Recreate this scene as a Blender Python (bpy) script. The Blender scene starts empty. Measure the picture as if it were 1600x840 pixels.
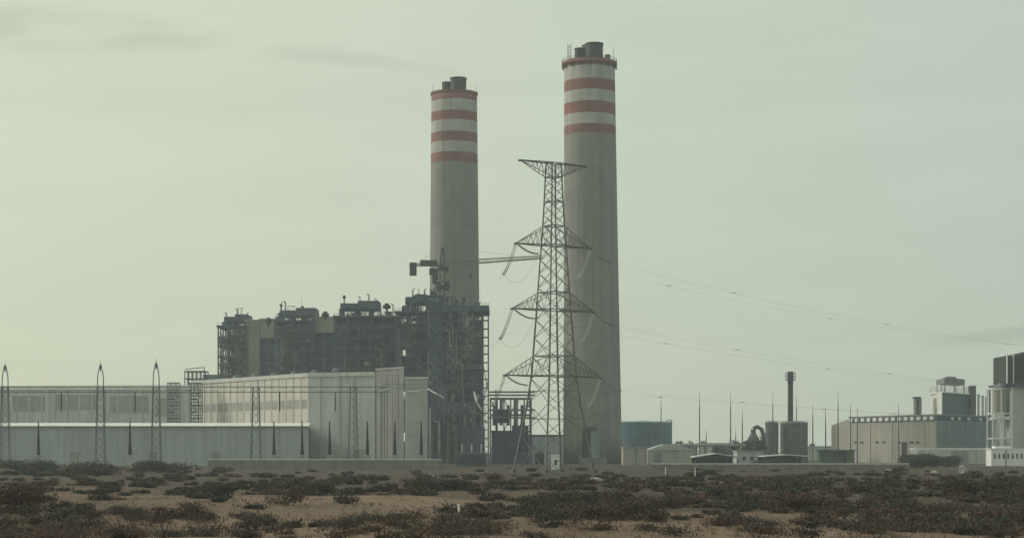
import bpy, math, random
from mathutils import Vector, Matrix
R = math.radians
C = bpy.context.scene.collection
S = bpy.context.scene

# ------------------------------------------------------------ camera, world, sun, exposure
F, CX, HY, HC = 3000.0, 800.0, 706.0, 5.0          # focal length and horizon of the 1600 px wide photograph, camera height
cam_d = bpy.data.cameras.new('camera'); cam = bpy.data.objects.new('camera', cam_d); C.objects.link(cam)
cam.location = (0, 0, HC); cam.rotation_euler = (R(90), 0, 0)
cam_d.sensor_width = 36; cam_d.lens = 36*F/1600; cam_d.shift_y = (HY-420)/1600
cam_d.clip_start = 0.5; cam_d.clip_end = 60000
S.camera = cam
SUN_EL = 30.0
SUN_DIR = Vector((-0.97, 0.24, 0)).normalized()*math.cos(R(SUN_EL)); SUN_DIR.z = math.sin(R(SUN_EL))
sd = bpy.data.lights.new('sun', 'SUN'); sd.energy = 1.5; sd.angle = R(10); sd.color = (1, .96, .88)
sun = bpy.data.objects.new('sun', sd); C.objects.link(sun)
sun.rotation_euler = SUN_DIR.to_track_quat('Z', 'Y').to_euler(); sun.location = (0, 0, 300)
S.view_settings.view_transform = 'Standard'; S.view_settings.look = 'None'
S.view_settings.gamma = 1; S.view_settings.use_curve_mapping = False
S.view_settings.exposure = 0.3
S.cycles.max_bounces = 6; S.cycles.volume_bounces = 2; S.cycles.diffuse_bounces = 3
S.cycles.use_denoising = True

W = bpy.data.worlds.new('World'); S.world = W; W.use_nodes = True
nt = W.node_tree; nt.nodes.clear()
def N(t, typ, **kw):
    n = t.nodes.new(typ)
    for k, v in kw.items(): setattr(n, k, v)
    return n
def mathn(t, op, a, b=None, clamp=False):
    n = t.nodes.new('ShaderNodeMath'); n.operation = op; n.use_clamp = clamp
    for i, q in enumerate((a, b)):
        if q is None: continue
        if isinstance(q, (int, float)): n.inputs[i].default_value = q
        else: t.links.new(q, n.inputs[i])
    return n.outputs[0]
def mixc(t, fac, a, b, mode='MIX'):
    n = t.nodes.new('ShaderNodeMix'); n.data_type = 'RGBA'; n.blend_type = mode
    for s, q in ((n.inputs[0], fac), (n.inputs[6], a), (n.inputs[7], b)):
        if isinstance(q, (int, float)): s.default_value = q
        elif isinstance(q, (tuple, list)): s.default_value = (q[0], q[1], q[2], 1)
        else: t.links.new(q, s)
    return n.outputs[2]
sky = N(nt, 'ShaderNodeTexSky', sky_type='NISHITA')
sky.sun_disc = False; sky.sun_elevation = R(SUN_EL); sky.sun_rotation = math.atan2(SUN_DIR.x, SUN_DIR.y)
sky.air_density = 1.2; sky.dust_density = 1.5; sky.ozone_density = 1.0; sky.altitude = 0
tc = N(nt, 'ShaderNodeTexCoord')
# thin high veil over the whole sky: milky green-grey, with faint streaks
mp = N(nt, 'ShaderNodeMapping'); mp.inputs['Scale'].default_value = (5, 5, 26)
nt.links.new(tc.outputs['Generated'], mp.inputs['Vector'])
nz = N(nt, 'ShaderNodeTexNoise'); nz.inputs['Scale'].default_value = 1.6; nz.inputs['Detail'].default_value = 5
nz.inputs['Roughness'].default_value = .55
nt.links.new(mp.outputs[0], nz.inputs['Vector'])
rm = N(nt, 'ShaderNodeMapRange'); nt.links.new(nz.outputs[0], rm.inputs[0])
rm.inputs[1].default_value = .38; rm.inputs[2].default_value = .72; rm.inputs[3].default_value = 1.02; rm.inputs[4].default_value = .96
vd = N(nt, 'ShaderNodeVectorMath', operation='DOT_PRODUCT'); nt.links.new(tc.outputs['Generated'], vd.inputs[0]); vd.inputs[1].default_value = SUN_DIR
ar = N(nt, 'ShaderNodeMapRange'); nt.links.new(vd.outputs['Value'], ar.inputs[0])
ar.inputs[1].default_value = -.1; ar.inputs[2].default_value = .6
vc = mixc(nt, ar.outputs[0], (4.2, 4.9, 4.65), (6.3, 6.5, 5.0))
veil = mixc(nt, 0.82, sky.outputs[0], vc)
tint = mixc(nt, 1.0, veil, (0.985, 0.985, 0.895), 'MULTIPLY')
fin = N(nt, 'ShaderNodeVectorMath', operation='SCALE')
nt.links.new(tint, fin.inputs[0]); nt.links.new(rm.outputs[0], fin.inputs['Scale'])
bg = N(nt, 'ShaderNodeBackground'); bg.inputs[1].default_value = 0.1
out = N(nt, 'ShaderNodeOutputWorld')
nt.links.new(fin.outputs[0], bg.inputs[0]); nt.links.new(bg.outputs[0], out.inputs[0])

# ------------------------------------------------------------ helpers
rnd = random.Random(7); LEAF = []
def X(px, Y): return (px-CX)/F*Y
def Z(py, Y): return HC+(HY-py)/F*Y
def P(px, py, Y): return Vector((X(px, Y), Y, Z(py, Y)))
def XY(px, Y): return (X(px, Y), Y)

def mat(name, col, rough=.8, var=.18, scale=.25, streak=0.0, metal=0.0, bump=0.0, col2=None, panel=None, cells=False):
    m = bpy.data.materials.new(name); m.use_nodes = True; t = m.node_tree
    b = t.nodes['Principled BSDF']; b.inputs['Roughness'].default_value = rough; b.inputs['Metallic'].default_value = metal
    co = N(t, 'ShaderNodeTexCoord').outputs['Object']
    n1 = N(t, 'ShaderNodeTexNoise'); n1.inputs['Scale'].default_value = scale; n1.inputs['Detail'].default_value = 6
    n1.inputs['Roughness'].default_value = .65
    t.links.new(co, n1.inputs['Vector'])
    c2 = col2 or tuple(c*(1-2.2*var) for c in col)
    r1 = N(t, 'ShaderNodeMapRange'); t.links.new(n1.outputs[0], r1.inputs[0])
    r1.inputs[1].default_value = .36; r1.inputs[2].default_value = .68
    c = mixc(t, r1.outputs[0], col, c2)
    if streak:
        mp = N(t, 'ShaderNodeMapping'); mp.inputs['Scale'].default_value = (.55, .55, .018); t.links.new(co, mp.inputs['Vector'])
        n2 = N(t, 'ShaderNodeTexNoise'); n2.inputs['Scale'].default_value = 1.0; n2.inputs['Detail'].default_value = 4
        t.links.new(mp.outputs[0], n2.inputs['Vector'])
        r2 = N(t, 'ShaderNodeMapRange'); t.links.new(n2.outputs[0], r2.inputs[0])
        r2.inputs[1].default_value = .42; r2.inputs[2].default_value = .7; r2.inputs[4].default_value = streak
        c = mixc(t, r2.outputs[0], c, tuple(q*.35 for q in col))
    if cells:                                        # each sheet weathered a little differently, with thin lap lines
        mp = N(t, 'ShaderNodeMapping'); mp.inputs['Scale'].default_value = (.42, .03, .135); t.links.new(co, mp.inputs['Vector'])
        fl = N(t, 'ShaderNodeVectorMath', operation='FLOOR'); t.links.new(mp.outputs[0], fl.inputs[0])
        wn = N(t, 'ShaderNodeTexWhiteNoise'); t.links.new(fl.outputs[0], wn.inputs['Vector'])
        r3 = N(t, 'ShaderNodeMapRange'); t.links.new(wn.outputs['Value'], r3.inputs[0]); r3.inputs[1].default_value = .35; r3.inputs[4].default_value = .17
        c = mixc(t, r3.outputs[0], c, tuple(q*.62 for q in col))
        n4 = N(t, 'ShaderNodeTexNoise'); n4.inputs['Scale'].default_value = .9; n4.inputs['Detail'].default_value = 3
        mp4 = N(t, 'ShaderNodeMapping'); mp4.inputs['Scale'].default_value = (1.1, 1.1, .05); t.links.new(co, mp4.inputs['Vector']); t.links.new(mp4.outputs[0], n4.inputs['Vector'])
        r4 = N(t, 'ShaderNodeMapRange'); t.links.new(n4.outputs[0], r4.inputs[0]); r4.inputs[1].default_value = .62; r4.inputs[2].default_value = .75; r4.inputs[4].default_value = .22
        c = mixc(t, r4.outputs[0], c, (.20, .13, .085))
    if panel:                                        # horizontal lift joints every `panel` metres
        sp = N(t, 'ShaderNodeSeparateXYZ'); t.links.new(co, sp.inputs[0])
        w = mathn(t, 'FRACT', mathn(t, 'DIVIDE', sp.outputs[2], panel))
        ln = mathn(t, 'LESS_THAN', w, .07)
        c = mixc(t, mathn(t, 'MULTIPLY', ln, .2), c, tuple(q*.3 for q in col))
    t.links.new(c, b.inputs['Base Color'])
    if bump:
        bp = N(t, 'ShaderNodeBump'); bp.inputs['Strength'].default_value = bump; bp.inputs['Distance'].default_value = .3
        n3 = N(t, 'ShaderNodeTexNoise'); n3.inputs['Scale'].default_value = scale*6; n3.inputs['Detail'].default_value = 6
        t.links.new(co, n3.inputs['Vector']); t.links.new(n3.outputs[0], bp.inputs['Height']); t.links.new(bp.outputs[0], b.inputs['Normal'])
    return m

M = dict(
    concrete=mat('chimney_concrete', (.26, .255, .225), .85, .13, .05, .32, panel=5.0),
    red=mat('red_paint', (.29, .105, .08), .75, .2, .12, .45),
    white=mat('white_paint', (.47, .46, .43), .75, .12, .1, .4),
    flue=mat('dark_flue_steel', (.028, .028, .03), .6, .2, .3, .3),
    steel=mat('dark_painted_steel', (.06, .09, .15), .6, .2, .3),
    steel2=mat('grey_painted_steel', (.15, .18, .19), .6, .2, .3),
    pale_steel=mat('pale_painted_steel', (.30, .34, .35), .6, .2, .3),
    casing=mat('boiler_casing', (.062, .09, .16), .7, .25, .12, .4),
    casing2=mat('boiler_casing_purple', (.095, .10, .15), .7, .25, .12, .4),
    deck=mat('deck_sheet', (.075, .105, .15), .7, .2, .2, .3),
    galv=mat('galvanised_lattice', (.15, .155, .14), .55, .25, 1.2, metal=.2),
    bunker=mat('bunker_cladding', (.33, .32, .25), .8, .12, .08, .45),
    hall=mat('beige_cladding', (.58, .555, .49), .75, .08, .07, .3, cells=True),
    hall2=mat('pale_cladding', (.58, .59, .55), .75, .1, .06, .4, cells=True),
    hallg=mat('grey_and_shaded_cladding', (.49, .51, .495), .75, .09, .07, .35, cells=True),
    halld=mat('brown_grey_cladding', (.235, .24, .235), .75, .12, .07, .45, cells=True),
    annex=mat('annex_cladding', (.45, .49, .51), .75, .08, .06, .35, cells=True),  # bluish grey colour takes in the shade on the annex front
    band=mat('louvre_grey', (.33, .33, .30), .6, .15, .2, .3),
    trim=mat('white_trim', (.82, .83, .80), .6, .08, .2),
    whitew=mat('white_wall', (.70, .71, .68), .7, .08, .1, .25),
    roof=mat('roof_sheet', (.30, .30, .28), .7, .12, .1),
    beige=mat('beige_wall', (.42, .395, .34), .8, .1, .08, .35, cells=True),
    bluegrey_shade=mat('blue_grey_and_shaded_wall', (.25, .31, .33), .75, .1, .08, .4, cells=True),
    teal=mat('teal_sheet', (.07, .13, .145), .6, .12, .1, .3),
    tank=mat('teal_tank', (.065, .155, .215), .55, .14, .07, .5),
    greytank=mat('grey_tank', (.12, .14, .14), .6, .15, .1, .4),
    black=mat('black_polymer', (.008, .012, .012), .8, .1, .5),
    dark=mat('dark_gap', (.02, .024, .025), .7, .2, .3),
    insul=mat('glass_insulator', (.20, .21, .20), .25, .1, .5),
    insulw=mat('white_insulator', (.50, .51, .49), .3, .05, .5),
    wire=mat('aluminium_wire', (.10, .10, .10), .5, .1, .5),
    green=mat('green_sheet', (.06, .11, .08), .7, .15, .2, .3),
    yellow=mat('crane_paint', (.055, .058, .05), .6, .2, .4),
    wall=mat('boundary_wall', (.27, .25, .22), .85, .15, .15, .4),
    leaf=mat('scrub_leaf', (.085, .068, .05), .9, .25, .5, col2=(.043, .036, .027)),
    leafr=mat('dry_scrub_leaf', (.125, .078, .056), .9, .25, .5, col2=(.062, .042, .031)),
    leafg=mat('green_leaf', (.066, .070, .046), .85, .25, .5, col2=(.038, .042, .03)),
    wood=mat('stem_bark', (.10, .075, .055), .9, .2, 2.0),
    rock=mat('pale_rock', (.42, .39, .35), .9, .2, 1.5),
    straw=mat('dry_straw', (.24, .18, .11), .9, .2, 1.0),
    stone=mat('sand_stone', (.22, .175, .14), .9, .25, 1.0),
    glass=mat('dark_window', (.03, .035, .04), .2, .1, .5),
)

class MB:
    def __init__(s): s.v = []; s.f = []; s.mi = []
    def add(s, vs, fs, k=0):
        o = len(s.v); s.v += [tuple(q) for q in vs]
        for f in fs: s.f.append(tuple(o+i for i in f)); s.mi.append(k)
    def box(s, x0, x1, y0, y1, z0, z1, k=0):
        s.add([(x0,y0,z0),(x1,y0,z0),(x1,y1,z0),(x0,y1,z0),(x0,y0,z1),(x1,y0,z1),(x1,y1,z1),(x0,y1,z1)],
              [(0,3,2,1),(4,5,6,7),(0,1,5,4),(1,2,6,5),(2,3,7,6),(3,0,4,7)], k)
    def bar(s, p, q, w, h=None, k=0):
        p, q = Vector(p), Vector(q); d = q-p
        if d.length < 1e-6: return
        d.normalize(); up = Vector((0,0,1)) if abs(d.z) < .95 else Vector((1,0,0))
        a = d.cross(up).normalized()*w/2; b = d.cross(a).normalized()*(h or w)/2
        s.add([p-a-b,p+a-b,p+a+b,p-a+b,q-a-b,q+a-b,q+a+b,q-a+b],
              [(0,3,2,1),(4,5,6,7),(0,1,5,4),(1,2,6,5),(2,3,7,6),(3,0,4,7)], k)
    def tube(s, pts, r, n=8, k=0, r2=None):
        pts = [Vector(p) for p in pts]; L = len(pts); vs = []; fs = []
        for i, p in enumerate(pts):
            d = (pts[min(i+1, L-1)]-pts[max(i-1, 0)]).normalized()
            up = Vector((0,0,1)) if abs(d.z) < .9 else Vector((1,0,0))
            a = d.cross(up).normalized(); b = d.cross(a)
            rr = r if r2 is None else r+(r2-r)*i/(L-1)
            for j in range(n):
                t = 2*math.pi*j/n; vs.append(p+a*rr*math.cos(t)+b*rr*math.sin(t))
        for i in range(L-1):
            for j in range(n):
                fs.append((i*n+j, i*n+(j+1)%n, (i+1)*n+(j+1)%n, (i+1)*n+j))
        fs.append(tuple(range(n-1,-1,-1))); fs.append(tuple((L-1)*n+j for j in range(n)))
        s.add(vs, fs, k)
    def lathe(s, cx, cy, prof, n=48, mats=None, lean=0.0, cap=True):
        vs = []; L = len(prof)
        for r, z in prof:
            for j in range(n):
                t = 2*math.pi*j/n; vs.append((cx+lean*z+r*math.cos(t), cy+r*math.sin(t), z))
        o = len(s.v); s.v += vs
        for i in range(L-1):
            for j in range(n):
                s.f.append((o+i*n+j, o+i*n+(j+1)%n, o+(i+1)*n+(j+1)%n, o+(i+1)*n+j)); s.mi.append(mats[i] if mats else 0)
        if cap:
            s.f.append(tuple(o+n-1-j for j in range(n))); s.mi.append(mats[0] if mats else 0)
            s.f.append(tuple(o+(L-1)*n+j for j in range(n))); s.mi.append(mats[-1] if mats else 0)
    def prism(s, poly, z0, z1, k=0):                 # z1: number or one top height per corner
        n = len(poly); zt = z1 if isinstance(z1, (list, tuple)) else [z1]*n
        zb = z0 if isinstance(z0, (list, tuple)) else [z0]*n
        a = sum(poly[i][0]*poly[(i+1)%n][1]-poly[(i+1)%n][0]*poly[i][1] for i in range(n))
        idx = list(range(n)) if a > 0 else list(range(n-1,-1,-1))
        vs = [(poly[i][0],poly[i][1],zb[i]) for i in idx]+[(poly[i][0],poly[i][1],zt[i]) for i in idx]
        fs = [tuple(range(n-1,-1,-1)), tuple(n+i for i in range(n))]+[(i,(i+1)%n,n+(i+1)%n,n+i) for i in range(n)]
        s.add(vs, fs, k)
    def wall(s, p0, p1, u0, u1, z0, z1, outw=.15, inw=.4, k=0):   # a box let into the wall p0-p1, u in metres from p0; outward side = towards the camera
        a = Vector((p0[0],p0[1],0)); b = Vector((p1[0],p1[1],0)); d = (b-a).normalized(); n = Vector((d.y,-d.x,0))
        mid = (a+b)/2
        if n.dot(-mid) < 0: n = -n
        q = [a+d*u0+n*outw, a+d*u1+n*outw, a+d*u1-n*inw, a+d*u0-n*inw]
        s.prism([(v.x, v.y) for v in q], z0, z1, k)
    def build(s, name, m, parent=None, local=False, loc=None, smooth=False):
        off = Vector((0,0,0))
        if not local:
            o = parent
            while o is not None: off += o.location; o = o.parent
            if loc is not None: off += Vector(loc)
        me = bpy.data.meshes.new(name)
        me.from_pydata([(v[0]-off.x, v[1]-off.y, v[2]-off.z) for v in s.v], [], s.f)
        for q in (m if isinstance(m, (list, tuple)) else [m]): me.materials.append(q)
        me.polygons.foreach_set('material_index', s.mi)
        if smooth: me.polygons.foreach_set('use_smooth', [True]*len(s.f))
        me.update()
        ob = bpy.data.objects.new(name, me); C.objects.link(ob)
        if parent is not None: ob.parent = parent
        elif loc is not None: ob.location = loc
        return ob

def tag(o, label=None, cat=None, group=None, kind=None):
    if label: o['label'] = label
    if cat: o['category'] = cat
    if group: o['group'] = group
    if kind: o['kind'] = kind
    return o
def empty(name, loc, label, cat, group=None, rz=0):
    o = bpy.data.objects.new(name, None); C.objects.link(o); o.location = loc; o.rotation_euler.z = rz
    o.empty_display_size = 1
    return tag(o, label, cat, group)
def copy_tree(o, parent=None):
    c = o.copy(); C.objects.link(c)
    if parent is not None: c.parent = parent
    for ch in list(o.children): copy_tree(ch, c)
    return c
def upx(p0, p1, px):                                 # metres along the wall p0-p1 where column px meets it, and that point's depth
    k = (px-CX)/F; dx, dy = p1[0]-p0[0], p1[1]-p0[1]
    t = (k*p0[1]-p0[0])/(dx-k*dy); L = math.hypot(dx, dy)
    return t*L, p0[1]+t*dy

# ------------------------------------------------------------ ground
def gh(x, y):
    a = max(0.0, min(1.0, (430-y)/200.0))
    h = .55*math.sin(x*.05+y*.021)+.4*math.sin(x*.113-y*.05+1.3)+.28*math.sin(y*.16+x*.03)+.18*math.sin(x*.31+y*.2)
    return a*h*.62
g = MB()
ys = [-200, 20, 60]+[70+i*3 for i in range(120)]+[440, 480, 560, 700, 900, 1300, 2500, 6000, 20000]
xs = [-20000, -4000, -1200, -500]+[-240+i*4 for i in range(121)]+[500, 1200, 4000, 20000]
for y in ys:
    for x in xs: g.v.append((x, y, gh(x, y) if -260 < x < 260 else 0))
nx = len(xs)
for j in range(len(ys)-1):
    for i in range(nx-1):
        g.f.append((j*nx+i, j*nx+i+1, (j+1)*nx+i+1, (j+1)*nx+i)); g.mi.append(0)
gm = bpy.data.materials.new('sandy_soil'); gm.use_nodes = True; t = gm.node_tree
b = t.nodes['Principled BSDF']; b.inputs['Roughness'].default_value = .95; b.inputs['Specular IOR Level'].default_value = .1
co = N(t, 'ShaderNodeTexCoord').outputs['Object']
def gnoise(scale, det, sx=1, sy=1):
    mp = N(t, 'ShaderNodeMapping'); mp.inputs['Scale'].default_value = (sx, sy, 1); t.links.new(co, mp.inputs['Vector'])
    n = N(t, 'ShaderNodeTexNoise'); n.inputs['Scale'].default_value = scale; n.inputs['Detail'].default_value = det; n.inputs['Roughness'].default_value = .62
    t.links.new(mp.outputs[0], n.inputs['Vector']); return n.outputs[0]
def rng(v, a, b_, lo=0, hi=1):
    r = N(t, 'ShaderNodeMapRange'); t.links.new(v, r.inputs[0])
    for i, q in enumerate((a, b_, lo, hi)): r.inputs[i+1].default_value = q
    return r.outputs[0]
c = mixc(t, rng(gnoise(.035, 6, 1, .45), .40, .62), (.225, .155, .113), (.105, .078, .06))
c = mixc(t, rng(gnoise(.16, 7), .5, .72, 0, .65), c, (.085, .055, .042))
c = mixc(t, rng(gnoise(1.6, 6), .45, .75, 0, .55), c, (.33, .25, .19))
c = mixc(t, rng(gnoise(3.4, 3), .60, .66, 0, .6), c, (.07, .05, .04))
c = mixc(t, rng(gnoise(.4, 6, .25, 1.6), .52, .64, 0, .5), c, (.13, .085, .062))
sp = N(t, 'ShaderNodeSeparateXYZ'); t.links.new(co, sp.inputs[0])
litter = mixc(t, rng(gnoise(.05, 6), .4, .65), (.09, .072, .058), (.052, .043, .035))   # leaf litter and dark soil under the scrub belt
wob = mathn(t, 'MULTIPLY', mathn(t, 'SUBTRACT', gnoise(.03, 5), .5), 130)
yy = mathn(t, 'ADD', sp.outputs[1], wob)
right = rng(mathn(t, 'ADD', sp.outputs[0], wob), -8, 14)
c = mixc(t, rng(yy, 215, 260, 0, .92), c, litter)
c = mixc(t, mathn(t, 'MULTIPLY', right, rng(yy, 148, 165, 0, .9)), c, litter)
t.links.new(c, b.inputs['Base Color'])
bp = N(t, 'ShaderNodeBump'); bp.inputs['Strength'].default_value = .6; bp.inputs['Distance'].default_value = .4
t.links.new(gnoise(.9, 8), bp.inputs['Height']); t.links.new(bp.outputs[0], b.inputs['Normal'])
tag(g.build('ground', gm, smooth=True), kind='structure')

# ------------------------------------------------------------ chimneys
def chimney(px, Y, top_py, rtop_px, rbase_px, lean_px, bands, label, gallery):
    zt = Z(top_py, Y); s = Y/F
    root = empty('chimney', (X(px, Y), Y, 0), label, 'chimney', 'power station chimneys')
    lean = -lean_px*s/zt
    zs = [0]; mats = []
    edges = sorted([(Z(py, Y), k) for py, k in bands])  # band lower edges
    def rad(z): return (rbase_px+(rtop_px-rbase_px)*min(1, z/zt)**.8)*s
    cuts = [(0, 0)]+edges
    prof = []; mm = []
    for i, (z, k) in enumerate(cuts):
        z1 = cuts[i+1][0] if i+1 < len(cuts) else zt
        n = 14 if i == 0 else 1
        for j in range(n):
            zz = z+(z1-z)*j/n; prof.append((rad(zz), zz)); mm.append(k)
    prof.append((rad(zt), zt)); mm2 = mm[:]
    mb = MB(); mb.lathe(0, 0, prof, 64, mm2, lean)
    mb.build('shaft', [M['concrete'], M['red'], M['white']], root, local=True, smooth=True)
    return root, lean, zt, s, rad
RED, WHI = 1, 2
BX, BY = 926, 860
ch1, lean1, zt1, s1, rad1 = chimney(926, 860, 97, 39.5, 46.5, 5, [(213, RED), (199, WHI), (182, RED), (164, WHI), (146, RED), (129, WHI), (108.6, RED)],
    'taller concrete chimney behind the pylon, red and white bands, gallery round its top', True)
ch2, lean2, zt2, s2, rad2 = chimney(710.5, 940, 146, 35.7, 42, .8, [(257, RED), (241.6, WHI), (225, RED), (210, WHI), (192, RED), (177.5, WHI), (160, RED)],
    'shorter looking concrete chimney with red and white bands rising behind the boiler house', False)
def flue(root, x, y, z0, z1, r, m='flue'):
    mb = MB(); mb.lathe(x, y, [(r, z0), (r, z1-.8), (r*1.06, z1-.75), (r*1.06, z1), (r*.88, z1), (r*.88, z1-2.5)], 28)
    return mb.build('flue', M[m], root, local=True, smooth=False)
def cpx(px, px0, lean, z, s): return (px-px0)*s
x1 = lambda px: (px-926)*s1
flue(ch1, x1(928), -3.5, zt1, zt1+26*s1, 13.6*s1)
flue(ch1, x1(906.5), 1.5, zt1, zt1+22*s1, 8.5*s1)
mb = MB(); mb.lathe(x1(919.5), 6.5, [(9*s1, zt1), (9*s1, zt1+28.6*s1)], 28); ft = mb.build('flue', M['steel2'], ch1, local=True)
mb = MB(); mb.lathe(x1(919.5), 6.5, [(9.8*s1, zt1+28.7*s1), (9.8*s1, zt1+30.6*s1)], 28); mb.build('flue_cap', M['flue'], ft, local=True)
mb = MB(); xc = lean1*zt1
mb.lathe(xc, 0, [(rad1(zt1)+.1, zt1-2.4), (rad1(zt1)+1.1, zt1-1.6), (rad1(zt1)+1.1, zt1-.5), (rad1(zt1)+.1, zt1-.4)], 64, cap=False)
gal = mb.build('gallery', M['red'], ch1, local=True)
mb = MB(); rr = rad1(zt1)+1.0
for k in range(48):
    a = 2*math.pi*k/48; p = Vector((xc+rr*math.cos(a), rr*math.sin(a), zt1-.5)); mb.bar(p, p+Vector((0,0,1.3)), .09)
for h in (.65, 1.3): mb.tube([(xc+rr*math.cos(2*math.pi*k/48), rr*math.sin(2*math.pi*k/48), zt1-.5+h) for k in range(49)], .06, 5)
mb.build('handrail', M['flue'], gal, local=True)
mb = MB(); x0 = x1(889.5)                             # lattice mast on the rim
for dx in (-.7, .7): mb.bar((x0+dx, -2, zt1-.4), (x0+dx, -2, zt1+27*s1), .22)
for k in range(9): mb.bar((x0-.7, -2, zt1+k*.85), (x0+.7, -2, zt1+k*.85), .2)
mb.build('lattice_mast', M['steel2'], ch1, local=True)
mb = MB(); mb.box(x1(945), x1(953), -4, 0, zt1, zt1+9*s1); mb.build('rim_box', M['steel2'], ch1, local=True)
for px in (958.5, 887.5, 903):
    mb = MB(); mb.tube([(x1(px), -1.5, zt1-1.0), (x1(px), -1.5, zt1+24*s1)], .12, 6, r2=.05); mb.build('lightning_rod', M['flue'], ch1, local=True)
for k in range(16):
    a = math.pi*2*k/16; r = rad1(zt1)+.6; mb = MB(); mb.box(xc+r*math.cos(a)-.4, xc+r*math.cos(a)+.4, r*math.sin(a)-.4, r*math.sin(a)+.4, zt1-3.4, zt1-2.2)
    mb.build('bracket', M['flue'], gal, local=True)
# access ladder and cable riser up the front face, door at the foot
mb = MB()
for k in range(60):
    z0, z1 = zt1*k/60, zt1*(k+1)/60
    for q in (-.45, .45): mb.bar((lean1*z0+4+q, -math.sqrt(rad1(z0)**2-16)-.35, z0), (lean1*z1+4+q, -math.sqrt(rad1(z1)**2-16)-.35, z1), .1)
    mb.bar((lean1*z0+4-.45, -math.sqrt(rad1(z0)**2-16)-.35, z0), (lean1*z0+4+.45, -math.sqrt(rad1(z0)**2-16)-.35, z0), .1)
mb.build('ladder', M['concrete'], ch1, local=True)
def cyl_patch(root, name, m, xa, xb, z0, z1, rad, outw, n=8):
    mb = MB()
    for k in range(n):
        a, b_ = xa+(xb-xa)*k/n, xa+(xb-xa)*(k+1)/n; R0 = rad(z0)
        ya, yb = -math.sqrt(R0*R0-a*a), -math.sqrt(R0*R0-b_*b_)
        mb.prism([(a, ya-outw), (b_, yb-outw), (b_, yb+.8), (a, ya+.8)], z0, z1)
    return mb.build(name, m, root, local=True)
cyl_patch(ch1, 'duct_opening', M['dark'], x1(908), x1(921), .5, 15, rad1, .12)
cyl_patch(ch1, 'duct_panel', M['bluegrey_shade'], x1(921), x1(935), .5, 14.5, rad1, .3)
cyl_patch(ch1, 'canopy', M['steel'], x1(909), x1(930), 15.2, 16.4, rad1, 2.2)
mb = MB(); mb.box(x1(902), x1(945), -21, -12.9, 0, 2.6); mb.build('plinth', M['wall'], ch1, local=True)
x2 = lambda px: (px-710.5)*s2
flue(ch2, x2(716.5), -3, zt2, zt2+22*s2, 12.4*s2)
flue(ch2, x2(698), 2, zt2, zt2+18.5*s2, 7.5*s2)
mb = MB(); mb.lathe(lean2*zt2, 0, [(rad2(zt2)+.05, zt2-1.2), (rad2(zt2)+.45, zt2-.9), (rad2(zt2)+.45, zt2), (rad2(zt2)-.5, zt2+.02)], 64, cap=False)
mb.build('rim', M['red'], ch2, local=True)
for px in (676, 744, 692, 735):
    mb = MB(); mb.tube([(x2(px), -1, zt2-.5), (x2(px), -1, zt2+13*s2)], .12, 6, r2=.04); mb.build('lightning_rod', M['flue'], ch2, local=True)
mb = MB()
for k in range(50):
    z0, z1 = zt2*k/50, zt2*(k+1)/50
    for q in (-.45, .45): mb.bar((-5+q, -math.sqrt(rad2(z0)**2-25)-.35, z0), (-5+q, -math.sqrt(rad2(z1)**2-25)-.35, z1), .1)
mb.build('ladder', M['concrete'], ch2, local=True)

# ------------------------------------------------------------ boiler houses
def frame(mb, x0, x1_, y0, y1, z0, z1, nx_, ny, nz, wc=.7, wb=.45, brace=True, sd=1):
    r = random.Random(sd)
    gx = [x0+(x1_-x0)*i/nx_ for i in range(nx_+1)]; gy = [y0+(y1-y0)*i/ny for i in range(ny+1)]; gz = [z0+(z1-z0)*i/nz for i in range(nz+1)]
    for x in gx:
        for y in gy: mb.bar((x, y, z0), (x, y, z1), wc)
    for z in gz[1:]:
        for y in gy: mb.bar((x0, y, z), (x1_, y, z), wb, wb*1.4)
        for x in gx: mb.bar((x, y0, z), (x, y1, z), wb, wb*1.4)
    if brace:
        for i in range(nx_):
            for k in range(nz):
                if r.random() < .45:
                    a, b_ = (gx[i], gx[i+1]) if r.random() < .5 else (gx[i+1], gx[i])
                    mb.bar((a, y0, gz[k]), (b_, y0, gz[k+1]), wb*.8)
    return gx, gy, gz
def rails(mb, x0, x1_, y0, z, h=1.2, y1=None):
    for q in (.6, 1.2): mb.bar((x0, y0, z+q), (x1_, y0, z+q), .1)
    n = max(2, int((x1_-x0)/2))
    for i in range(n+1): mb.bar((x0+(x1_-x0)*i/n, y0, z), (x0+(x1_-x0)*i/n, y0, z+h), .1)

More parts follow.
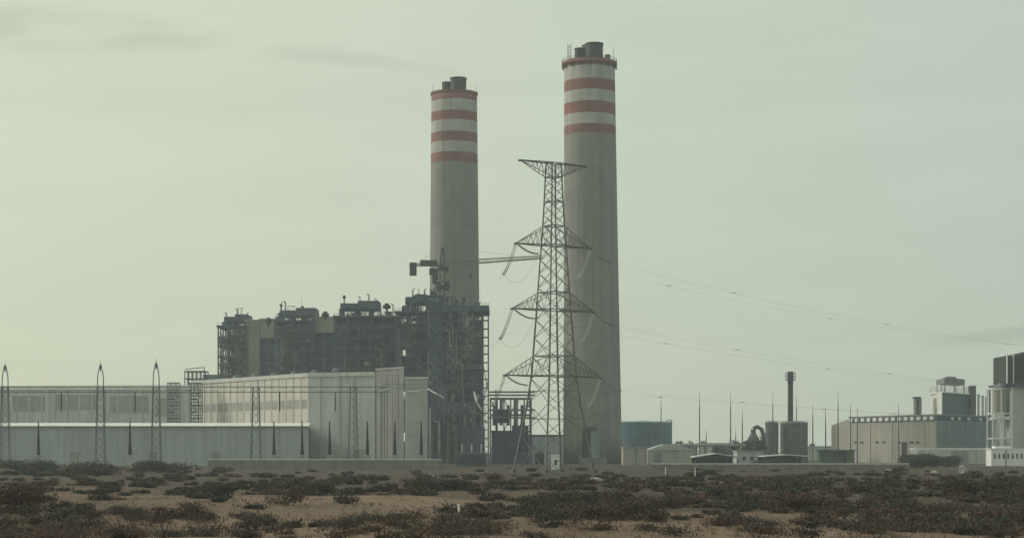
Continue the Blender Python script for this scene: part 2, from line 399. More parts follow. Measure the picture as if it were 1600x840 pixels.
def clutter(root, xa, xb, Y, z0, z1, n, seed):
    r = random.Random(seed)
    for q in range(n):
        k = r.random(); x = r.uniform(xa+.5, xb-.5); z = r.uniform(z0, z1); m = M[r.choice(['steel2', 'steel2', 'pale_steel', 'casing2', 'deck'])]
        if k < .34:                                  # pipe with bends
            mb = MB(); h = r.uniform(5, 16); dx = r.choice([-1, 1])*r.uniform(1.5, 5); y = Y-r.uniform(.3, 1.4); x2 = min(max(x+dx, xa), xb)
            mb.tube([(x, y, z), (x, y, min(z+h, z1)), (x2, y, min(z+h+.8, z1+.6)), (x2, y+1.5, min(z+h+2.5, z1+2))], r.uniform(.16, .45), 8); mb.build('pipe_run', m, root)
        elif k < .58:                                # zigzag stair
            mb = MB(); w = r.uniform(2.5, 4); y = Y-r.uniform(.9, 1.6); x = min(x, xb-w)
            for f in range(r.randint(3, 6)):
                a, b_ = (x, x+w) if f % 2 else (x+w, x); zz = z+f*2.4
                if zz+2.4 > z1: break
                mb.bar((a, y, zz), (b_, y, zz+2.4), .22, .35); mb.bar((a, y, zz+1.1), (b_, y, zz+3.5), .1); mb.box(b_-.6, b_+.6, y-.5, y+.5, zz+2.32, zz+2.44)
            for e in (x-.5, x+w+.5): mb.bar((e, y, z), (e, y, min(z+14, z1)), .2)
            mb.build('stair_flight', m, root)
        elif k < .8:                                 # platform with rails and props
            w = r.uniform(3, 8); x = min(x, xb-w); mb = MB(); mb.box(x, x+w, Y-2.0, Y+.3, z-.18, z); rails(mb, x, x+w, Y-1.95, z)
            mb.bar((x+.3, Y-1.9, z), (x+.3, Y, z-2.2), .16); mb.bar((x+w-.3, Y-1.9, z), (x+w-.3, Y, z-2.2), .16); mb.build('platform', m, root)
        else:                                        # tank, box or fan
            mb = MB(); w = r.uniform(1.2, 2.8)
            if r.random() < .5: mb.lathe(x, Y-1.0, [(.2, z), (w*.4, z+.3), (w*.4, z+w), (.2, z+w+.3)], 12)
            else: mb.box(x, min(x+w, xb), Y-1.5, Y+.2, z, z+w*.8)
            mb.build('equipment_box', m, root)
def rooftop(root, xa, xb, Y, z, n, seed):
    r = random.Random(seed)
    for q in range(n):
        x = r.uniform(xa+.4, xb-.4); y = Y+r.uniform(.5, 6); k = r.random(); h = r.uniform(1.5, 5.2); mb = MB()
        if k < .3: mb.tube([(x, y, z), (x, y, z+h), (x+r.choice([-1, 1])*.9, y, z+h+.5)], r.uniform(.15, .35), 8); mb.build('vent_pipe', M['steel2'], root)
        elif k < .5: mb.lathe(x, y, [(.3, z), (.3, z+h*.5), (.8, z+h*.55), (.7, z+h*.8), (.2, z+h*.85)], 12); mb.build('silencer', M['flue'], root)
        elif k < .75:
            w = r.uniform(1.6, 3.6)
            for e in (x, x+w): mb.bar((e, y, z), (e, y, z+h), .22)
            mb.bar((x-.4, y, z+h), (x+w+.8, y, z+h), .28); mb.bar((x, y, z), (x+w, y, z+h), .13); mb.build('hoist_frame', M['steel'], root)
        else: mb.box(x, x+r.uniform(.8, 2.4), y, y+2, z, z+h*.5); mb.tube([(x+.4, y+.5, z+h*.4), (x+.4, y+.5, z+h+1.5)], .08, 5); mb.build('roof_unit', M['casing'], root)
def boiler(pxa, pxb, Y, ytop, ycan, cana, canb, silx, sily, label, seed, bay=None, open_left=False, fill=None):
    s = Y/F; r = random.Random(seed)
    xa, xb = X(pxa, Y), X(pxb, Y); zt = Z(ytop, Y); D = 34
    root = empty('boiler_house', ((xa+xb)/2, Y+D/2, 0), label, 'boiler house', 'boiler houses in a row')
    mb = MB(); nx_ = max(3, round((xb-xa)/5.5))
    gx, gy, gz = frame(mb, xa, xb, Y, Y+D, 0, zt, nx_, 4, 14, sd=seed)
    mb.build('steel_frame', M['steel'], root)
    mb = MB(); mb.box(xa+(xb-xa)*(.4 if open_left else .04), xb-.8, Y+6, Y+D-3, 12, zt-(7 if open_left else 2)); mb.build('furnace_casing', M['casing'], root)
    # sheeted bays: irregular panels fixed behind the outer columns
    mb = MB()
    for i in range(nx_):
        for k in range(14):
            if r.random() < .45:
                mb = MB(); mb.box(gx[i]+.4, gx[i+1]-.4, Y+.5+r.random()*2, Y+3.2, gz[k]+.3, gz[k+1]-.3); mb.build('sheeted_bay', M[r.choice(['casing', 'casing', 'deck', 'casing2'])], root)
    mb = MB()
    for k in range(2, 14):
        a = r.choice([0, 0, 1]); e = r.choice([nx_, nx_-1])
        mb.box(gx[a], gx[e], Y-1.6, Y+1, gz[k]-.25, gz[k]); rails(mb, gx[a], gx[e], Y-1.5, gz[k])
    mb.build('walkway', M['steel2'], root)
    mb = MB()                                        # downcomers and ducts
    for q in range(4):
        x = xa+(xb-xa)*(.15+.2*q+.05*r.random()); z1 = zt-r.uniform(2, 10)
        mb.tube([(x, Y+1.2, 14+r.random()*10), (x, Y+1.2, z1-4), (x+1.5, Y+2, z1-1), (x+5, Y+5, z1)], .55, 8)
    mb.build('pipe', M['steel2'], root)
    mb = MB(); mb.box(xa-.8, xb+.8, Y-1, Y+D, zt, zt+1.0); mb.build('roof_deck', M['deck'], root)
    # stilted canopy and drum house on the roof
    ca, cb = X(cana, Y), X(canb, Y); zc = Z(ycan, Y)
    mb = MB(); mb.box(ca, cb, Y+2, Y+22, zc-2.6, zc); mb.box(ca+(cb-ca)*.45, cb, Y+3, Y+20, zc, zc+1.3)
    can = mb.build('roof_canopy', M['deck'], root)
    mb = MB(); n = max(3, int((cb-ca)/3.2))
    for i in range(n+1):
        for y in (Y+2.3, Y+12, Y+21.7):
            mb = MB(); mb.bar((ca+.3+(cb-ca-.6)*i/n, y, zt+1), (ca+.3+(cb-ca-.6)*i/n, y, zc-2.6), .35); mb.build('stilt', M['steel'], can)
    for i in range(n):
        if r.random() < .7:
            mb = MB(); mb.bar((ca+.3+(cb-ca-.6)*i/n, Y+2.3, zt+1), (ca+.3+(cb-ca-.6)*(i+1)/n, Y+2.3, zc-2.6), .22); mb.build('brace', M['steel'], can)
    mb = MB(); rails(mb, xa-.6, xb+.6, Y-.8, zt+1.0); mb.build('handrail', M['steel2'], root)
    for q in range(5):
        mb = MB(); x = r.uniform(xa+1, xb-3); w = r.uniform(1.2, 3.4); h = r.uniform(1.5, 4.2); mb.box(x, x+w, Y+4, Y+8, zt+1.0, zt+1+h)
        mb.build('roof_plant', M['casing'], root)
    if silx:
        mb = MB(); x = X(silx, Y); z0 = Z(sily+14, Y); z1 = Z(sily, Y)
        mb.lathe(x, Y+10, [(.5, min(z0, zt)), (.5, z0+(z1-z0)*.35), (1.7, z0+(z1-z0)*.42), (1.9, z0+(z1-z0)*.75), (1.1, z0+(z1-z0)*.8), (1.0, z1)], 14)
        mb.build('silencer', M['flue'], root)
    if fill:
        mb = MB(); mb.box(X(fill[0], Y), X(fill[1], Y), Y+4, Y+24, 0, Z(fill[2], Y)); mb.build('duct_casing', M['casing'], root)
        mb = MB(); frame(mb, X(fill[0], Y)+.3, X(fill[1], Y)-.3, Y+2, Y+3.9, 0, Z(fill[2], Y), 2, 1, 10, .4, .3, True, seed+50); mb.build('duct_frame', M['steel2'], root)
    if bay:
        for (ba, bb, y0, y1, dy) in bay:
            mb = MB(); mb.box(X(ba, Y), X(bb, Y), Y+dy, Y+26, max(0, Z(y1, Y)), Z(y0, Y)); bo = mb.build('bunker_bay', M['bunker'], root)
            mb = MB(); mb.box(X(ba, Y)-.3, X(bb, Y)+.3, Y+dy-.3, Y+26.3, Z(y0, Y)+.003, Z(y0, Y)+.7); mb.build('coping', M['band'], bo)
    clutter(root, xa, xb, Y, 34, zt-2, 34, seed+7); rooftop(root, xa, xb, Y, zt+1.0, 12, seed+9); rooftop(root, ca, cb, Y+2, zc-.2, 5, seed+19)
    return root, xa, xb, zt
boiler(341, 384, 990, 511, 494, 349, 386, 0, 0, 'farthest boiler house at the left end of the row with a tall beige bunker', 11,
       [(383, 405, 501, 760, 1.0), (405.3, 431, 499, 527, 1.6)], open_left=True, fill=(405.5, 431, 528))
boiler(429, 490, 950, 503, 484, 436, 492, 415, 494, 'third boiler house from the chimney with a wide beige panel high at its right', 12,
       [(488, 524, 496, 519, 1.2)], fill=(489, 524, 519.5))
boiler(523, 619, 905, 496, 473, 531, 591, 505, 484, 'second boiler house, dark and broad, left of the one in front of the chimney', 13)
bA, xa, xb, zt = boiler(619, 668, 860, 489, 463, 633, 667, 602, 471, 'nearest boiler house, with a lift shaft and open stair frame in front of the chimney', 14, open_left=True)
YA = 860
mb = MB(); mb.box(X(667, YA), X(692, YA), YA-1, YA+14, 0, Z(461, YA)); sh = mb.build('lift_shaft', M['casing'], bA)
mb = MB()
for k in range(18): mb.box(X(667, YA)-.15, X(692, YA)+.15, YA-1.15, YA+.5, 4+k*4.0, 4.25+k*4.0)
mb.build('shaft_band', M['deck'], sh)
clutter(bA, X(668, YA), X(691, YA), YA-1.3, 20, Z(470, YA), 14, 71)
mb = MB(); frame(mb, X(692, YA), X(753, YA), YA, YA+30, 0, Z(487, YA), 4, 3, 16, .75, .5, True, 33)
frame(mb, X(753, YA), X(763, YA), YA, YA+4, 0, Z(487, YA), 1, 1, 18, .55, .3, False, 34)
z0 = Z(600, YA); mb.bar((X(753, YA), YA, z0+12), (X(763, YA), YA, z0-4), .35); mb.bar((X(763, YA), YA, z0+2), (X(753, YA), YA, z0-10), .35)
mb.build('stair_frame', M['steel'], bA)
mb = MB(); rr_ = random.Random(5)
for k in range(16):
    za = Z(487, YA)*k/16; zb = Z(487, YA)*(k+1)/16
    for i in range(4):
        a = X(692, YA)+(X(753, YA)-X(692, YA))*i/4; b_ = X(692, YA)+(X(753, YA)-X(692, YA))*(i+1)/4
        if rr_.random() < (.9 if k < 7 else .5):
            mb = MB(); mb.box(a+.4, b_-.4, YA+1+rr_.random()*3, YA+5.5, za+.3, zb-.3); mb.build('sheeted_bay', M[rr_.choice(['casing', 'casing', 'deck', 'casing2'])], bA)
mb = MB(); mb.box(X(697, YA), X(749, YA), YA+8, YA+28, 0, Z(500, YA)); mb.build('air_heater_casing', M['casing2'], bA)
mb = MB(); mb.box(X(690, YA), X(764, YA), YA-1.5, YA+31, Z(487, YA)+.2, Z(477, YA)); dk = mb.build('stair_roof', M['deck'], bA)
mb = MB(); rails(mb, X(690, YA), X(764, YA), YA-1.4, Z(477, YA)); mb.build('handrail', M['steel2'], dk)
mb = MB()
for k in range(2, 16):
    z = Z(487, YA)*k/16; mb.box(X(692, YA), X(753, YA), YA-1.4, YA+1, z-.25, z); rails(mb, X(692, YA), X(753, YA), YA-1.3, z)
mb.build('walkway', M['steel2'], bA)
clutter(bA, X(692, YA), X(753, YA), YA, 26, Z(490, YA), 40, 61); clutter(bA, X(668, YA), X(762, YA), YA-15, 2, 24, 26, 63)
rooftop(bA, X(692, YA), X(760, YA), YA, Z(477, YA)-.1, 9, 64); rooftop(bA, X(668, YA), X(690, YA), YA-1, Z(461, YA)-.1, 5, 65)
mb = MB(); mb.box(X(669, YA), X(744, YA), YA-14, YA-1.7, 0, Z(628, YA)); mb.box(X(676, YA), X(700, YA), YA-13, YA-1.7, 0, Z(604, YA))
mb.box(X(722, YA), X(758, YA), YA-20, YA-14.2, 0, Z(668, YA)); mb.build('mill_bay', M['casing2'], bA)
mb = MB()
for q in range(6):
    x = X(676+q*13, YA); mb.tube([(x, YA-15, 0), (x, YA-15, 16+q%3*3), (x+2, YA-10, 24+q%3*3)], .9, 8)
mb.build('pipe', M['steel2'], bA)

# ------------------------------------------------------------ tower crane on the nearest boiler house
YC = 897; crx = X(691, YC); zj = Z(412, YC)
cr = empty('tower_crane', (crx, YC, 0), 'tower crane standing in front of the shorter chimney with its jib reaching right', 'crane')
mb = MB()
for dx in (-1, 1):
    for dy in (-1, 1): mb.bar((crx+dx, YC+dy, 0), (crx+dx, YC+dy, zj-3), .45)
k = 0; z = 0
while z < zj-5:
    for dy in (-1, 1): mb.bar((crx-1, YC+dy, z), (crx+1, YC+dy, z+2.2), .16)
    for dx in (-1, 1): mb.bar((crx+dx, YC-1, z+2.2), (crx+dx, YC+1, z), .16)
    z += 2.2
mb.build('mast', M['yellow'], cr)
mb = MB(); mb.box(crx-1.7, crx+1.7, YC-1.7, YC+1.7, zj-3, zj-1); mb.build('slewing_ring', M['yellow'], cr)
mb = MB(); mb.box(crx-2.6, crx-.6, YC-2.2, YC+1, zj-13, zj-8.5); mb.build('winch_box', M['yellow'], cr)
mb = MB(); mb.box(crx-4.6, crx-1.8, YC-2.4, YC, zj-7.4, zj-2.6); cb = mb.build('cab', M['yellow'], cr)
mb = MB(); mb.box(crx-4.3, crx-2.1, YC-2.46, YC-2.3, zj-5.4, zj-3.2); mb.build('window', M['glass'], cb)
def jibdir(p, q, n, w, h0, h1, name, parent):
    mb = MB(); p, q = Vector(p), Vector(q); d = (q-p); a = Vector((-d.y, d.x, 0)).normalized()*w/2
    def pt(t, top):
        c_ = p+d*t; h = h0+(h1-h0)*t
        return c_+Vector((0,0,h)) if top else c_
    for e in (-a, a): mb.bar(p+e, q+e, .42)
    mb.bar(pt(0, 1), pt(1, 1), .42)
    for i in range(n):
        t0, tm, t1 = i/n, (i+.5)/n, (i+1)/n
        for e in (-a, a): mb.bar(pt(t0, 0)+e, pt(tm, 1), .13); mb.bar(pt(tm, 1), pt(t1, 0)+e, .13)
        mb.bar(pt(t0, 0)-a, pt(t1, 0)+a, .12)
    return mb.build(name, M['yellow'], parent)
tip = P(846, 403.5, 830)
jib = jibdir((crx, YC, zj-1), tip, 24, 1.8, 2.2, 1.1, 'jib', cr)
ctip = P(641, 415, YC+10)
jibdir((crx, YC, zj-1), ctip, 8, 1.8, 1.1, .9, 'counter_jib', cr)
mb = MB(); cc = P(645.5, 421, YC+9); mb.box(cc.x-1.6, cc.x+1.6, cc.y-1.5, cc.y+1.5, cc.z-2.8, cc.z+3.2); mb.build('counterweight', M['flue'], cr)
apex = Vector((crx+.3, YC, Z(386, YC)))
mb = MB()
for e in ((-1, -1), (1, -1), (1, 1), (-1, 1)): mb.bar((crx+e[0], YC+e[1], zj-1), apex+Vector((e[0]*.3, e[1]*.3, 0)), .55)
for k in range(4):
    f = k/4; w = 1-.7*f; zz = zj-1+(apex.z-zj+1)*f; mb.bar((crx-w, YC-w, zz), (crx+w, YC-w, zz+1.5), .2); mb.bar((crx+w, YC-w, zz), (crx-w, YC-w, zz+1.5), .2)
mb.build('apex_frame', M['yellow'], cr)
mb = MB(); mb.bar(apex, ctip+Vector((3, 0, 1)), .09)
for f in (.35, .75): mb.bar(apex, Vector((crx, YC, zj+1))+(tip-Vector((crx, YC, zj-1)))*f, .09)
mb.build('tie_bar', M['wire'], cr)
mb = MB(); hp = Vector((crx, YC, zj-1))+(tip-Vector((crx, YC, zj-1)))*.3
mb.bar(hp, hp-Vector((0,0,5)), .1); mb.box(hp.x-.6, hp.x+.6, hp.y-.6, hp.y+.6, hp.z-6.4, hp.z-5); mb.build('hook_block', M['flue'], cr)
for (a, b_, c_, d_, nm) in ((676, 684, 428, 444, 'winch_box'), (695, 703, 440, 455, 'winch_box'), (697, 701, 418, 426, 'control_box'), (671, 679, 420, 430, 'control_box'), (684, 697, 446, 452, 'mast_collar')):
    mb = MB(); mb.box(X(a, YC), X(b_, YC), YC-2.9, YC-1.2, Z(d_, YC), Z(c_, YC)); mb.build(nm, M['flue'], cr)
mb = MB(); wx = X(656, YC); mb.box(wx, wx+8, YC+2, YC+4, zj-.6, zj+2.0); mb.build('winch_house', M['yellow'], cr)

# ------------------------------------------------------------ halls on the left
def building(name, label, cat, poly, z, mw, mr, group=None, over=.3, rt=.7):
    cx = sum(p[0] for p in poly)/len(poly); cy = sum(p[1] for p in poly)/len(poly)
    root = empty(name, (cx, cy, 0), label, cat, group)
    mb = MB(); mb.prism(poly, 0, z); w = mb.build('wall', mw, root)
    big = []
    for x, y in poly:
        d = Vector((x-cx, y-cy)); d = d.normalized()*over*1.4; big.append((x+d.x, y+d.y))
    mb = MB(); mb.prism(big, z+.004, z+rt); rf = mb.build('roof', mr, root)
    return root, w, rf
A = XY(482, 719); Cc = XY(586, 708); dB = (XY(300, 798)[0]-A[0], 798-A[1]); B = (A[0]+dB[0], A[1]+dB[1])
hall, w_, _ = building('turbine_hall', 'beige turbine hall seen at its corner with a grey window band below the roof', 'industrial hall',
    [A, Cc, (Cc[0]+dB[0], Cc[1]+dB[1]), B], 34, M['hall'], M['roof'])
mb = MB(); L = math.hypot(*dB)
for k in range(1, 17): mb.wall(A, B, L*k/17-.25, L*k/17+.25, 15, 33.6, .22, .3)
mb.build('pilaster', M['hall'], w_)
mb = MB(); mb.wall(A, B, 1.5, L-1, Z(640, 750), Z(627, 750), .1, .3); wb = mb.build('window_band', M['band'], hall)
for k in range(1, 40):
    mb = MB(); mb.wall(A, B, L*k/40-.12, L*k/40+.12, Z(640, 750)+.1, Z(627, 750)-.1, .16, .2)
    mb.build('mullion', M['hallg'], wb)
LC = math.hypot(Cc[0]-A[0], Cc[1]-A[1])
mb = MB(); mb.wall(A, Cc, .02, LC-.02, 0, 33.9, .12, .3)
gb = mb.build('gable_wall', M['hallg'], hall)  # greyer than the sunlit side: the end's shade is in its colour
mb = MB()
for px in (552, 585.5, 500, 530):
    u, Yq = upx(A, Cc, px); mb.wall(A, Cc, u-.35, u+.35, 0, 33.6, .35, .2)
mb.build('downpipe', M['hallg'], gb)
mb = MB(); u, Yq = upx(A, Cc, 560); mb.wall(A, Cc, u-2.5, u+2.5, 0, 6, .2, .2); mb.build('door', M['band'], gb)
mb = MB(); mb.wall(A, B, 0, L, 33.2, 34.6, .45, .1); mb.wall(A, Cc, 0, LC, 33.2, 34.6, .46, .1); mb.build('eaves', M['hall2'], hall)
mb = MB()
for k in range(6): mb.lathe(A[0]+14+dB[0]*(k+.5)/6, A[1]+4+dB[1]*(k+.5)/6, [(.9, 34.6), (.9, 35.6), (1.4, 35.7), (1.2, 36.6), (.2, 36.9)], 12)
mb.build('roof_ventilator', M['steel2'], hall)
far_p = [XY(-90, 866), XY(303, 851), XY(303, 905), XY(-90, 920)]
fh, w_, _ = building('long_hall', 'long pale hall with streaked cladding behind the switchyard gantry at far left', 'industrial hall', far_p, 34, M['hall2'], M['roof'])
mb = MB(); Lf = math.hypot(far_p[1][0]-far_p[0][0], far_p[1][1]-far_p[0][1])
for k in range(1, 20): mb.wall(far_p[0], far_p[1], Lf*k/20-.3, Lf*k/20+.3, 0, 33.5, .3, .2)
mb.build('pilaster', M['hallg'], w_)
for pa, pb, za, zb in ((20, 70, 618, 642), (88, 150, 616, 640), (172, 232, 618, 645), (242, 262, 622, 650)):
    mb = MB(); ua, Yq = upx(far_p[0], far_p[1], pa); ub, _q = upx(far_p[0], far_p[1], pb)
    mb.wall(far_p[0], far_p[1], ua, ub, Z(zb, Yq), Z(za, Yq), .15, .2); mb.build('louvre_panel', M['band'], fh)
mb = MB(); mb.wall(far_p[0], far_p[1], 0, Lf, 33, 34.8, .4, .1); mb.build('eaves', M['trim'], fh)
low_p = [XY(-70, 700), XY(482, 700), XY(482, 717.5), XY(300, 794), XY(290, 846), XY(-70, 846)]
lo, w_, lr = building('low_annex', 'long low grey annex with a bright white roof edge in front of the halls', 'industrial building', low_p, Z(665, 700), M['annex'], M['roof'], rt=.2)
mb = MB(); fx0, fx1 = low_p[0][0], low_p[1][0]+.3; za, zb_ = Z(665.5, 700), Z(660, 700)      # white roof edge, its slope added to catch sky and sun
mb.add([(fx0, 698.9, za), (fx1, 698.9, za), (fx1, 700.4, za), (fx0, 700.4, za), (fx0, 698.9, za+.15), (fx1, 698.9, za+.15), (fx1, 701.9, zb_), (fx0, 701.9, zb_), (fx1, 701.9, za+.1), (fx0, 701.9, za+.1)],
       [(0, 3, 2, 1), (0, 1, 5, 4), (4, 5, 6, 7), (6, 8, 9, 7), (1, 2, 8, 6, 5), (0, 4, 7, 9, 3), (2, 3, 9, 8)]); mb.build('fascia', M['trim'], lr)
mb = MB()
for k in range(1, 24): x = low_p[0][0]+(low_p[1][0]-low_p[0][0])*k/24; mb.box(x-.12, x+.12, 699.9, 700.3, 0, Z(666, 700))
mb.build('panel_joint', M['annex'], w_)
for px in (110, 232, 330):
    mb = MB(); mb.box(X(px, 700), X(px+13, 700), 699.85, 700.3, 0, 5.2); mb.build('roller_door', M['band'], lo)
dk_, w_, _ = building('brown_block', 'tall brown grey windowless block between the turbine hall and the pale block', 'industrial building',
    [XY(588, 690), XY(631, 676), XY(631, 715), XY(600, 706.5)], Z(577, 683), M['halld'], M['roof'])
mb = MB(); p0, p1 = XY(588, 690), XY(631, 676); Lq = math.hypot(p1[0]-p0[0], p1[1]-p0[1])
for k in range(1, 5): mb.wall(p0, p1, Lq*k/5-.1, Lq*k/5+.1, 0, 33, .12, .2)
mb.build('panel_joint', M['halld'], w_)
pb, w_, _ = building('pale_block', 'narrow pale grey windowless block beside the dark boiler house', 'industrial building',
    [XY(632.6, 672), XY(668, 672), XY(668, 690), XY(632.6, 690)], Z(591, 672), M['hallg'], M['trim'], rt=.5)
mb = MB(); mb.box(X(633, 672), X(667.5, 672), 671.8, 672.2, 11, 11.5); mb.box(X(650, 672)-.2, X(650, 672)+.2, 671.8, 672.2, 0, Z(593, 672)); mb.build('panel_joint', M['hallg'], w_)
# framework on the roof of the far hall and lattice tower before it
rf_ = empty('roof_framework', (X(315, 870), 870, 35), 'open steel framework on the hall roof left of the farthest boiler house', 'steel frame')
mb = MB(); frame(mb, X(290, 870), X(322, 870), 868, 876, 34.8, Z(580, 870), 5, 1, 2, .4, .35, False, 3)
mb.bar((X(290, 870), 868, Z(577, 870)), (X(318, 870), 868, Z(574, 870)), .35)
mb.build('steel_frame', M['steel'], rf_)
mb = MB(); mb.box(X(318, 870), X(343, 870), 868.4, 876, 34.8, Z(585, 870)); mb.tube([(X(320, 870), 868, 35), (X(320, 870), 868, Z(572, 870))], .25, 6); mb.build('equipment_box', M['steel2'], rf_)
def lattice_col(mb, x, y, z0, z1, w, n, t0=.3, t1=.16):
    h = w/2
    for a in ((-h, -h), (h, -h), (h, h), (-h, h)): mb.bar((x+a[0], y+a[1], z0), (x+a[0], y+a[1], z1), t0)
    for k in range(n):
        za, zb = z0+(z1-z0)*k/n, z0+(z1-z0)*(k+1)/n
        for q in (-h, h):
            mb.bar((x-h, y+q, za), (x+h, y+q, zb), t1); mb.bar((x+q, y-h, zb), (x+q, y+h, za), t1)
        mb.bar((x-h, y-h, zb), (x+h, y-h, zb), t1)
for px, nm in ((271, 'grey green scaffold tower before the pale hall, the left of the two'), (306, 'grey green scaffold tower before the pale hall, nearer the boiler houses')):
    rt_ = empty('scaffold_tower', (X(px, 760), 778, 15), nm, 'scaffold tower', 'scaffold towers before the hall')
    mb = MB(); frame(mb, X(px-8, 778), X(px+9, 778), 776, 780, Z(665, 700)+.25, Z(598, 778), 3, 1, 7, .28, .24, True, px); mb.build('scaffold_frame', M['steel2'], rt_)
    mb = MB()
    for k in range(6): mb.box(X(px-8, 778)+.2, X(px+(9 if k % 2 else 2), 778)-.2, 776.4, 779.6, 15.8+k*2.6, 16.4+k*2.6)
    mb.build('platform', M['green'], rt_)

# ------------------------------------------------------------ switchyard gantry
YG = 640; zb0, zb1 = Z(612, YG), Z(604, YG)
gn = empty('switchyard_gantry', (X(244, YG), YG, 0), 'grey steel switchyard gantry with a long twin beam and pointed mast tops', 'gantry')
for px, pk in ((8, 570), (157, 569), (244, 566), (400, 0), (552, 0)):
    x = X(px, YG); mb = MB()
    for q in (-1, 1):
        for e in (-.6, .6): mb.bar((x+q*1.6, YG+e*2, 0), (x+q*1.0, YG+e, zb1), .26)
        for k in range(10):
            f0, f1 = k/10, (k+1)/10; w0, w1 = 1.6-.6*f0, 1.6-.6*f1
            mb.bar((x-w0, YG+q*.8, zb1*f0), (x+w1, YG+q*.8, zb1*f1), .07); mb.bar((x+w0, YG+q*.8, zb1*f0), (x-w1, YG+q*.8, zb1*f1), .07)
    mb.build('column', M['steel2'], gn)
    if pk:
        zp = Z(pk, YG); mb = MB()
        for q in (-1, 1): mb.tube([(x+q*1.0, YG, zb1), (x+q*.98, YG, zb1+(zp-zb1)*.35), (x+q*.75, YG, zb1+(zp-zb1)*.65), (x+q*.12, YG, zp)], .17, 6)
        mb.bar((x, YG, zp-2.2), (x, YG, zp), .35); mb.bar((x, YG, zp-.5), (x, YG, zp+1.2), .12)
        mb.build('mast_top', M['steel'], gn)
for pa, pb_ in ((-40, 8), (8, 157), (157, 244), (244, 400), (400, 552), (552, 612)):
    mb = MB(); xa_, xb_ = X(pa, YG)+.01, X(pb_, YG)-.01
    for y in (-.6, .6):
        for z in (zb0, zb1): mb.bar((xa_, YG+y, z), (xb_, YG+y, z), .26)
    n = max(3, int((xb_-xa_)/2.2))
    for i in range(n):
        u, v = xa_+(xb_-xa_)*i/n, xa_+(xb_-xa_)*(i+1)/n
        z_ = (zb0, zb1) if i % 2 else (zb1, zb0)
        mb.bar((u, YG-.6, z_[0]), (v, YG-.6, z_[1]), .07); mb.bar((u, YG-.6, zb0), (v, YG+.6, zb0), .07)
    mb.build('beam', M['steel2'], gn)
for px in (96, 211, 437, 524):
    mb = MB(); x = X(px, YG); mb.tube([(x, YG, zb0), (x, YG, Z(642, YG))], .17, 8)
    for k in range(14): mb.lathe(x, YG, [(.2, zb0-.6-k*.4), (.32, zb0-.66-k*.4), (.2, zb0-.72-k*.4)], 10)
    mb.build('insulator_string', M['black'], gn)
# second portal that the overhead line drops to, its white strings
g2 = empty('line_portal', (X(670, 655), 655, 0), 'slim steel line portal with white insulator strings before the dark boiler house', 'gantry')
zp2 = Z(606, 655)
for px in (598, 760):
    mb = MB(); lattice_col(mb, X(px, 655), 655, 0, zp2, 1.2, 14, .16, .08); mb.build('column', M['steel2'], g2)
mb = MB(); xa_, xb_ = X(598, 655)-.5, X(760, 655)+.5
for z in (zp2, zp2+1.3): mb.bar((xa_, 655, z), (xb_, 655, z), .13)
for i in range(24): mb.bar((xa_+(xb_-xa_)*i/24, 655, zp2+(i % 2)*1.3), (xa_+(xb_-xa_)*(i+1)/24, 655, zp2+((i+1) % 2)*1.3), .06)
mb.build('beam', M['steel2'], g2)
portal_pts = []
for pts in (((614, 604), (604, 608.5), (592, 612)), ((662, 609), (650, 612), (636, 612)), ((668, 607), (682, 615), (693, 621)), ((741, 612), (744, 626), (752, 640))):
    mb = MB(); V = [P(a, b_, 650) for a, b_ in pts]; V[0] = P(pts[0][0], 605.5, 655)
    V = [P(pts[0][0], pts[0][1], 653), V[1], V[2]]
    mb.tube(V, .3, 8); n = 14
    for i in range(n):
        t_ = i/n*2; q = V[0].lerp(V[1], t_) if t_ < 1 else V[1].lerp(V[2], t_-1)
        mb.lathe(q.x, q.y, [(.25, q.z-.1), (.42, q.z), (.25, q.z+.1)], 8)
    mb.build('insulator_string', M['insulw'], g2); portal_pts.append(V[2])
# black tapered posts on plinths
PL = {60: 'leftmost black tapered post, before the low annex', 203: 'black tapered post before the low annex, left of the second gantry mast',
      428: 'black tapered post before the right part of the low annex', 472: 'black tapered post at the right end of the low annex',
      515: 'black tapered post before the shaded grey end wall of the turbine hall', 574: 'black tapered post at the right edge of the shaded grey end wall',
      617: 'black tapered post before the brown grey block', 658: 'black tapered post before the narrow pale block'}
for px, lb in PL.items():
    Yp = 600; x = X(px, Yp); po = empty('insulator_post', (x, Yp, 0), lb, 'post insulator', 'black posts in the switchyard')
    zb_ = Z(710, Yp); zt_ = Z(657, Yp)
    prof = []; n = 26
    for i in range(n):
        z = zb_+(zt_-zb_)*i/n; r = .62-.46*i/n; dz = (zt_-zb_)/n
        prof += [(r*.8, z), (r*1.15, z+dz*.35), (r*.8, z+dz*.7)]
    mb = MB(); mb.lathe(x, Yp, prof, 12); mb.build('post', M['black'], po, smooth=True)
    mb = MB(); mb.box(x-.9, x+.9, Yp-.9, Yp+.9, 0, zb_-.3); mb.box(x-1.2, x+1.2, Yp-1.2, Yp+1.2, zb_-.297, zb_); mb.build('plinth', M['hallg'], po)

